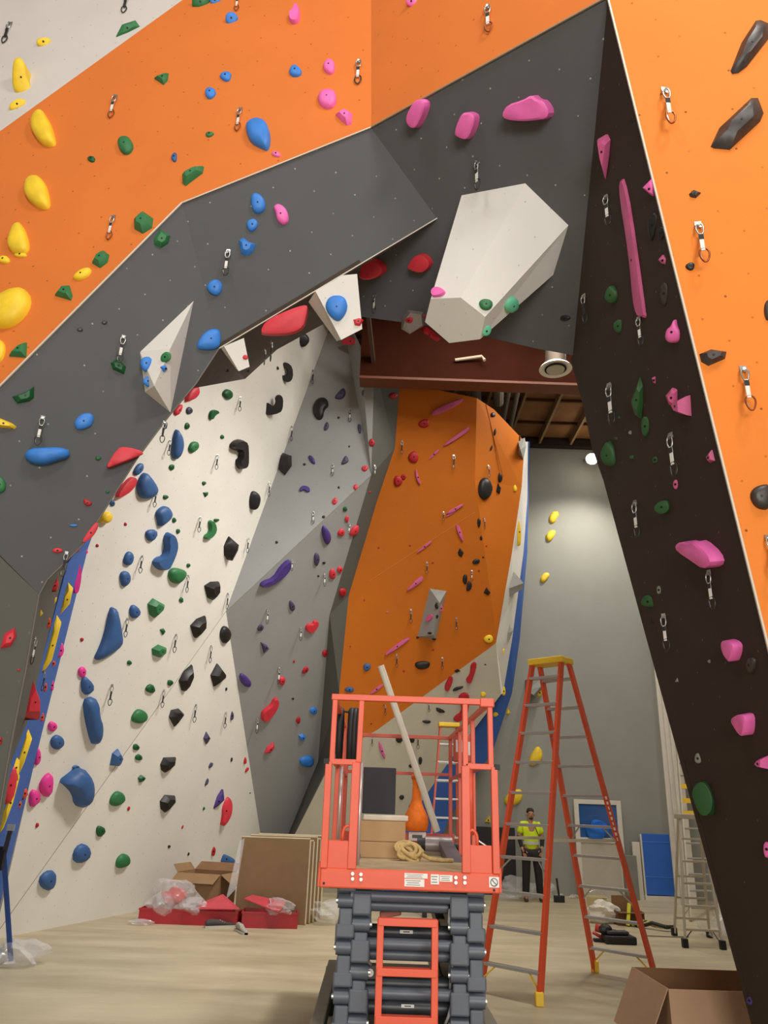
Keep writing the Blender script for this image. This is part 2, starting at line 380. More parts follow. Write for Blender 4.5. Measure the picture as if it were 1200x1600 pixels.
# thin trims along painted edges
M_edge = mat('pale edge strip', (205, 195, 180), .5, noise=0)
tn = 0
def trim(p, q, w=.018, m=None, n=None):
    global tn
    tn += 1
    o = MB().bar(p, q, w, w, n or (1, 0, 0)).build('trim_%d' % tn, m or M_edge, props=ST)
    return o
off = V((0, -.012, -.004))
trim(B + off, A + (A - B) * .3 + off, .013); trim(B + off, C + off, .01)
trim(C + off, D + off, .012, mat('tan edge strip', (150, 130, 105), .6, noise=0))
trim(D + V((-.005, -.005, 0)), E_ + (E_ - D) * .4 + V((-.005, -.01, 0)), .012)
trim(P_ + off, K + off, .008)
ks = [K] + [pG2.hit(x, y) for x, y in ((307, 600), (265, 650), (215, 717), (130, 852), (75, 906), (62, 930))]
for a, b in zip(ks, ks[1:]): trim(a + off, b + off, .008, mat('dull edge strip', (112, 104, 98), .6, noise=0))
for a, b in zip(lg[1:], lg[2:]): trim(a + off, b + off, .008, mat('dull edge strip', (112, 104, 98), .6, noise=0))
# fold line crossing the white and the grey wall
M_line = mat('joint shadow gap', (150, 144, 132), .8, noise=0)
trim(pW.hit(-8, 1462) + pW.n * .002, w0 + pW.n * .002, .007, M_line)
pg = Plane(w0, dsl[1], dsl[2])
trim(w0 + pg.n * .004, dsl[1] + pg.n * .004, .007, M_line)
trim(pCO.hit(577, 908), pCO.hit(742, 800), .01, mat('orange joint', (205, 120, 40), .6, noise=0))
trim(pC2.hit(759, 632), pC2.hit(786, 745), .015, mat('orange joint', (205, 120, 40), .6, noise=0))

# ceiling of the bay: deck, purlins, sub purlins, glulam, ducts
M_deck = mat('old plywood deck', (138, 96, 56), .9, noise=.25, scale=1.5)
M_jo = mat('pale timber', (150, 120, 80), .8, noise=.15)
M_glu = mat('dark red glulam', (54, 25, 15), .85, noise=.12, scale=2, spec=.03)
ce = MB().box((0, 12.5, 10.86), (20, 10.4, .1)).build('ceiling_bay', M_deck, props=ST)
for i, x in enumerate([-.9 + .82 * k for k in range(11)]):
    MB().box((x, 12.6, 10.7), (.055, 9.6, .2)).build('joist', M_jo, ce)
for i, y in enumerate((13.0, 14.15, 15.3, 16.4)):
    MB().box((3, y, 10.78), (12, .05, .08)).build('purlin', mat('dark timber', (88, 58, 36), .9), ce)
MB().box((3, YB - .12, 10.66), (14, .16, .22)).build('ledger', mat('black ledger', (40, 26, 22), .8), ce)
gl = MB().box((4.2, 12.1, 9.85), (9.5, .3, 1.4)).build('beam', M_glu, ce)
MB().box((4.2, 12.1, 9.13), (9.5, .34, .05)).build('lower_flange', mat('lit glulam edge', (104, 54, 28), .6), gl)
for x in (-.7,): MB().bar((x, 8.3, 10.75), (x + .4, 12, 9.5), .07, .14).build('brace', mat('brown stud', (72, 52, 34), .85), ce)
MB().tube([(1.25, 11.9, 9.55), (1.75, 11.85, 9.62), (1.8, 11.8, 9.5)], .03, 8).build('conduit', mat('pale conduit', (190, 175, 150), .5), ce)
for x in (2.55, 2.75): MB().tube([(x, 12.4, 10.3), (x + .35, 16.8, 10.45)], .06, 10).build('pipe', mat('grey duct pipe', (120, 110, 95), .6), ce)
for x in (1.7, 2.2): MB().tube([(x, 12.6, 10.1), (x + .3, 14.5, 10.2)], .12, 12).build('pipe', mat('grey duct pipe', (120, 110, 95), .6), ce)
slab('FA', 'wall_bay_fascia', [V((-9.98, 7.35, 10.8)), V((9.98, 7.35, 10.8)), V((9.98, 7.35, 12)), V((-9.98, 7.35, 12))], M_under, 'fascia', .1)

# round ceiling diffuser
dc = atY(868, 577, 10.4)
t = thing('ceiling_diffuser', 'round white air diffuser hanging below the dark ceiling beam', 'vent', dc)
MB().lathe(dc, [(.2, .02), (.27, 0), (.25, .03), (.19, .08)], 32).build('outer_cone', mat('white enamel', (240, 238, 228), .4, noise=0), t, smooth=40)
MB().lathe(dc + V((0, 0, -.03)), [(.05, 0), (.14, 0), (.15, .02), (.1, .05)], 28).build('inner_cone', mat('cream enamel', (190, 186, 165), .4, noise=0), t, smooth=40)
MB().lathe(dc + V((0, 0, -.001)), [(.18, -.003), (.18, .0)], 28).build('throat', mat('black throat', (20, 18, 16), .8, noise=0), t)
MB().tube([dc + V((0, 0, .05)), dc + V((.02, 0, .35))], .17, 20).build('duct_collar', mat('dull duct', (90, 75, 62), .5, .5), t, smooth=40)
MB().tube([dc + V((0, 0, .35)), dc + V((0, .1, 1.2)), dc + V((0, .1, 10.8 - dc.z))], .15, 16).build('duct', mat('dull duct', (90, 75, 62), .5, .5), t, smooth=40)

# bright wall lamp on the rear wall
lp = atY(924, 716, 16.75)
t = thing('wall_lamp', 'bright round lamp glowing high on the grey rear wall', 'lamp', lp)
MB().lathe(lp, [(.05, .06), (.13, .03), (.15, 0), (.13, -.03)], 24, axis=(0, .8, .6)).build('housing', mat('lamp housing', (150, 150, 145), .4), t, smooth=40)
ml = mat('lamp glow', (255, 244, 220), noise=0, emit=30)
MB().blob(lp + V((0, -.04, -.04)), (.15, .13, .14), 1, 0, 2).build('bulb', ml, t, smooth=True)
MB().bar(lp + V((0, .05, .03)), (lp.x, YB, lp.z + .25), .05, .05).build('arm', mat('lamp housing', (150, 150, 145), .4), t)
spot('wall_lamp_light', lp + V((0, -.75, -.2)), lp + V((-.3, -.55, -3)), 620, 128)

# ------------------------------------------------------------ climbing volumes
q_ = Plane.__new__(Plane); q_.n = pCO.n; q_.p = atY(804, 915, 15.15)
WALLS['CSP'] = dict(plane=q_, faces=[], desc='cream strip')
M_vol = wall_mat('white textured volume', (222, 219, 214), (150, 145, 140), .2, rough=.8, dotr=.006, amount=.5)
M_volg = wall_mat('grey textured volume', (150, 150, 143), (110, 108, 100), .2, rough=.8, amount=.4)
VOLF = []
def volume(wall, label, base, raised, faces, m, desc, tagn, cat='climbing volume'):
    pl = WALLS[wall]['plane']
    P = [pl.hit(x, y, -.01) for x, y in base] + [pl.hit(x, y, hh) for x, y, hh in raised]
    mb = MB().add(P, faces + [tuple(reversed(range(len(base))))])
    o = mb.build('climbing_volume', m); tag(o, label, cat)
    me = o.data; uv = me.uv_layers.new(name='UVMap'); u = V((0, 0, 1)).cross(pl.n).normalized(); w = pl.n.cross(u)
    for l in me.loops:
        p = me.vertices[l.vertex_index].co; uv.data[l.index].uv = (p.dot(u), p.dot(w))
    for f in faces:
        VOLF.append((tagn, desc, [P[i] for i in f]))
    return o
def planar(wall, specs):
    pl = WALLS[wall]['plane']; out = []
    for a, b, c, q in specs:
        P3 = Plane(*[pl.hit(*(out[u] if isinstance(u, int) else u)) for u in (a, b, c)]); p = P3.hit(*q); out.append((q[0], q[1], (p - pl.p).dot(pl.n)))
    return out
m_ = (720, 465, .72)
h_, n_ = planar('GC', [((722, 303, 0), (822, 284, 0), m_, (673, 467)), ((822, 284, 0), (890, 350, 0), m_, (758, 495))])
e_, f_, g_ = planar('GC', [(h_, m_, n_, (750, 530)), (h_, m_, n_, (702, 536)), (h_, m_, n_, (664, 503))])
volume('GC', 'huge white faceted volume hanging from the dark roof section of the arch', [(722, 303), (822, 284), (890, 350), (866, 428), (780, 500), (700, 490), (684, 460)],
       [m_, n_, e_, f_, g_, h_],
       [(0, 1, 7), (0, 7, 12), (0, 12, 6), (1, 2, 8), (1, 8, 7), (2, 3, 9), (2, 9, 8), (7, 8, 9, 10, 11, 12), (3, 4, 10, 9), (4, 5, 11, 10), (5, 6, 12, 11)], M_vol, 'big white volume', 'V1')
volume('G2', 'tall white diamond volume low on the dark grey left side of the arch', [(304, 467), (218, 549), (226, 613), (267, 646)],
       [(241, 603, .22), (266, 545, .22)], [(0, 1, 5), (1, 2, 4, 5), (2, 3, 4), (3, 5, 4), (3, 0, 5)], M_vol, 'tall white diamond volume', 'V2')
volume('GL', 'blocky white volume with a large blue hold, on the lower edge of the arch', [(482, 472), (530, 432), (556, 430), (562, 500), (526, 533)],
       [(493, 455, .2), (536, 430, .2), (558, 428, .2), (566, 514, .22), (533, 531, .22)], [(0, 1, 6, 5), (1, 2, 7, 6), (2, 3, 8, 7), (5, 6, 7, 8, 9), (3, 4, 9, 8), (4, 0, 5, 9)], M_vol, 'blocky white volume', 'V3')
volume('GL', 'small white wedge volume on the arch edge beside the tall diamond volume', [(345, 544), (379, 530), (386, 568), (370, 578)],
       [(350, 541, .08), (381, 528, .08), (390, 573, .09), (373, 580, .09)], [(0, 1, 5, 4), (1, 2, 6, 5), (2, 3, 7, 6), (3, 0, 4, 7), (4, 5, 6, 7)], M_vol, 'small white wedge volume', 'V4')
volume('CO', 'long grey trapezoid volume on the orange back wall', [(671, 919), (698, 923), (681, 1000), (652, 995)],
       [(687, 942, .35), (677, 992, .35)], [(0, 1, 4), (1, 2, 5, 4), (2, 3, 5), (3, 0, 4, 5)], M_volg, 'long grey volume', 'V5')
volume('CSP', 'larger grey box volume on the cream strip beside the orange panel', [(791, 903), (800, 892), (812, 905), (806, 925), (792, 925)],
       [(788, 922, .3), (800, 890, .12), (818, 911, .3), (817, 920, .25), (790, 935, .25)], [(0, 5, 6, 1), (1, 6, 7, 2), (5, 6, 7), (5, 7, 8, 9), (2, 7, 8, 3), (3, 8, 9, 4), (4, 9, 5, 0)], M_volg, 'grey box volume', 'V6')
volume('CSP', 'smaller grey box volume below the larger one on the cream strip', [(789, 970), (796, 970), (802, 985), (798, 995), (790, 993)],
       [(786, 988, .2), (790, 969, .1), (796, 969, .1), (798, 988, .2), (796, 1000, .2), (790, 1000, .2)], [(0, 6, 7, 1), (1, 7, 8, 2), (5, 6, 7, 8), (5, 8, 9, 10), (2, 8, 9, 3), (3, 9, 10, 4), (4, 10, 5, 0), (0, 5, 6)], M_volg, 'grey box volume', 'V6')
volume('BW', 'grey faceted volume low on the tall grey rear wall behind the orange ladder', [(820, 1063), (848, 1057), (849, 1072), (837, 1090), (820, 1083)],
       [(828, 1060, .35), (846, 1060, .3), (846, 1072, .35), (834, 1086, .35), (823, 1080, .35)], [(0, 1, 6, 5), (1, 2, 7, 6), (2, 3, 8, 7), (3, 4, 9, 8), (4, 0, 5, 9), (5, 6, 7, 8, 9)], M_volg, 'rear wall volume', 'V7')
volume('GC', 'dim grey rounded volume at the lower lip of the arch beside the huge white volume', [(636, 484), (662, 487), (664, 508), (640, 522), (627, 514), (628, 497)],
       [(641, 489, .16), (658, 492, .16), (660, 508, .18), (641, 521, .18), (630, 512, .16), (633, 499, .16)], [(i, (i + 1) % 6, 6 + (i + 1) % 6, 6 + i) for i in range(6)] + [(6, 7, 8, 9, 10, 11)], mat('dim grey volume', (140, 128, 122), .8, bump=.2, scale=30), 'dim grey volume', 'V8')
volume('CSP', 'small pale grey volume at the top corner of the orange side panel', [(809, 688), (820, 684), (822, 697), (818, 718), (808, 710)],
       [(813, 702, .3)], [(i, (i + 1) % 5, 5) for i in range(5)], M_volg, 'pale corner volume', 'V9')

# ------------------------------------------------------------ climbing holds
q_ = Plane.__new__(Plane); q_.n = pG2.n; q_.p = pG2.p + pG2.n * .1
WALLS['V2P'] = dict(plane=q_, faces=[], desc='tall white diamond volume')
SC = dict(yellow=(240, 203, 50), green=(48, 116, 70), dgreen=(24, 88, 48), shgreen=(46, 88, 48), mint=(110, 200, 160), blue=(58, 128, 214), navy=(56, 94, 146), pink=(238, 110, 184), hot=(230, 60, 150),
          dusty=(205, 95, 145), red=(208, 52, 66), dred=(176, 30, 40), black=(34, 32, 31), brown=(58, 51, 49), purple=(72, 52, 122), slate=(70, 66, 92), ored=(205, 72, 45), grey=(135, 138, 128))
WORD = dict(yellow='yellow', green='green', dgreen='dark green', shgreen='green', mint='mint green', blue='bright blue', navy='blue', pink='pink', hot='bright pink', dusty='dusty pink', red='red', dred='deep red',
            black='black', brown='dark brown', purple='purple', slate='dull purple', ored='orange red', grey='greyish')
M_boltd = mat('bolt hole', (25, 22, 22), .5, .3, noise=0)
allf = []; info = []
for tg, w in WALLS.items():
    for f in w['faces']:
        for t in tessellate_polygon([f]): allf.append([f[i] for i in t]); info.append((tg, w['desc']))
for tg, ds, f in VOLF:
    for t in tessellate_polygon([f]): allf.append([f[i] for i in t]); info.append((tg, ds))
vv = []; ff = []
for f in allf: ff.append((len(vv), len(vv) + 1, len(vv) + 2)); vv += f
BV = BVHTree.FromPolygons(vv, ff)
def look(x, y):
    p, n, i, d = BV.ray_cast(EYE, ray(x, y).normalized())
    if p is None: return None
    a, b, c = allf[i]; n = (b - a).cross(c - a).normalized()
    if n.dot(EYE - a) < 0: n = -n
    return p, n, info[i]
def chaikin(P, k=2):
    for _ in range(k):
        Q = []
        for i in range(len(P)):
            a, b = P[i], P[(i + 1) % len(P)]
            Q += [(a[0] * .75 + b[0] * .25, a[1] * .75 + b[1] * .25), (a[0] * .25 + b[0] * .75, a[1] * .25 + b[1] * .75)]
        P = Q
    return P
HOLDS = []
HR = random.Random(7)
def hold(color, kind, pts, k=.32, wall=None):
    """kind: o oval, p smooth outline, f faceted outline, c curved outline (offset core), k: height against size"""
    if len(pts[0]) > 2 or len(pts) == 1:
        q = pts[0]; cx, cy, w, hh = q[:4]; rot = radians(q[4]) if len(q) > 4 else 0
        n = 12 if max(w, hh) > 12 else 8; pts = []
        ph = HR.uniform(0, 6); am = HR.uniform(.04, .12)
        for i in range(n):
            t = 2 * pi * i / n; r = 1 + am * cos(2 * t + ph) * .6 + am * cos(3 * t + ph)
            x, y = cos(t) * w / 2 * r, sin(t) * hh / 2 * r
            pts.append((cx + x * cos(rot) - y * sin(rot), cy + x * sin(rot) + y * cos(rot)))
        shape = 'o'
    else:
        shape = kind
        if kind != 'f': pts = chaikin(pts, 2 if len(pts) < 9 else 1)
    cx = sum(p[0] for p in pts) / len(pts); cy = sum(p[1] for p in pts) / len(pts)
    if wall: p, n, inf = WALLS[wall]['plane'].hit(cx, cy), WALLS[wall]['plane'].n, (wall, WALLS[wall]['desc'])
    else:
        r = look(cx, cy)
        if r is None: print('NOHIT', color, cx, cy); return
        p, n, inf = r
    vdir = (EYE - p).normalized(); n0 = n; cs = n.dot(vdir); tilt = cs < .5 and not wall
    if tilt: n = (n * .55 + vdir * .8).normalized(); k *= .55
    pl = Plane.__new__(Plane); pl.p, pl.n = p, n
    W = [pl.hit(x, y) for x, y in pts]
    if tilt:
        mn = min((q - p).dot(n0) for q in W)
        pl.p = p - n0 * mn; W = [pl.hit(x, y) for x, y in pts]
    ar = abs(sum(pts[i - 1][0] * pts[i][1] - pts[i][0] * pts[i - 1][1] for i in range(len(pts)))) / 2
    nv = V()
    for i in range(len(W)): nv += (W[i - 1] - pl.p).cross(W[i] - pl.p)
    H = k * sqrt(nv.length / 2)
    # the silhouette is spread by the height: pull the core back along the view so that it stays over its foot
    core = sum(W, V()) / len(W)
    n_ = len(W); mb = MB()
    rings = ((1, -.004), (.97, .45), (.78, .85), (.42, 1.0)) if kind != 'f' else ((1, -.004), (.9, .35), (.5, 1.0))
    if kind == 'c':      # curved outline: rings shrink towards the local mid line
        rings = ((1, -.004), (.93, .5), (.8, .9))
    if kind == 'b': rings = ((1, -.004), (.96, .9), (.8, 1.0))
    for s_, hh in rings:
        if kind == 'c':
            for i in range(n_):
                a, b = W[i - 2], W[(i + 2) % n_]; tdir = (b - a).normalized(); inn = n.cross(tdir)
                if nv.dot(n) < 0: inn = -inn
                mb.v.append(W[i] + inn * (1 - s_) * H * 1.2 + n * (H * hh if hh > 0 else hh))
        else:
            for q in W:
                if tilt and hh < 0: mb.v.append(q - n0 * ((q - p).dot(n0) + .004))
                else: mb.v.append(core + (q - core) * s_ + n * (H * hh if hh > 0 else hh))
        if tilt and hh < 0 and kind != 'c': 
            for q in W: mb.v.append(V(q))
    nr = len(mb.v) // n_
    for r in range(nr - 1):
        for i in range(n_): mb.f.append((r * n_ + i, r * n_ + (i + 1) % n_, (r + 1) * n_ + (i + 1) % n_, (r + 1) * n_ + i))
    mb.f.append(tuple(range((nr - 1) * n_, nr * n_))); mb.f.append(tuple(reversed(range(n_))))
    o = mb.build('climbing_hold', mat('hold ' + WORD[color] + color, SC[color], .5 if color not in ('black', 'brown') else .42, noise=.4 if color == 'brown' else .1, scale=16 if color == 'brown' else 9, bump=.12, spec=.4), origin=p, smooth=(35 if kind in 'fb' else 60))
    if ar > 55:
        bp = core + n * H * (.97 if kind in 'of' else .93); bp = bp
        if kind != 'c':
            hd = (EYE - bp).length * 1.6 / FPX
            MB().tube([bp - n * .004, bp + n * .004], max(.008, hd * .8), 8).build('bolt', M_boltd, o)
    xs = [q[0] for q in pts]; ys = [q[1] for q in pts]
    # elongation by second moments
    mx = sum((x - cx) ** 2 for x in xs); my = sum((y - cy) ** 2 for y in ys); mxy = sum((x - cx) * (y - cy) for x, y in zip(xs, ys))
    dd = sqrt((mx - my) ** 2 + 4 * mxy ** 2); el = sqrt((mx + my + dd) / max(1e-6, mx + my - dd))
    HOLDS.append(dict(o=o, c=color, kind=kind, x=cx, y=cy, a=ar, el=el, tg=inf[0], ds=inf[1], big=H))
    return o
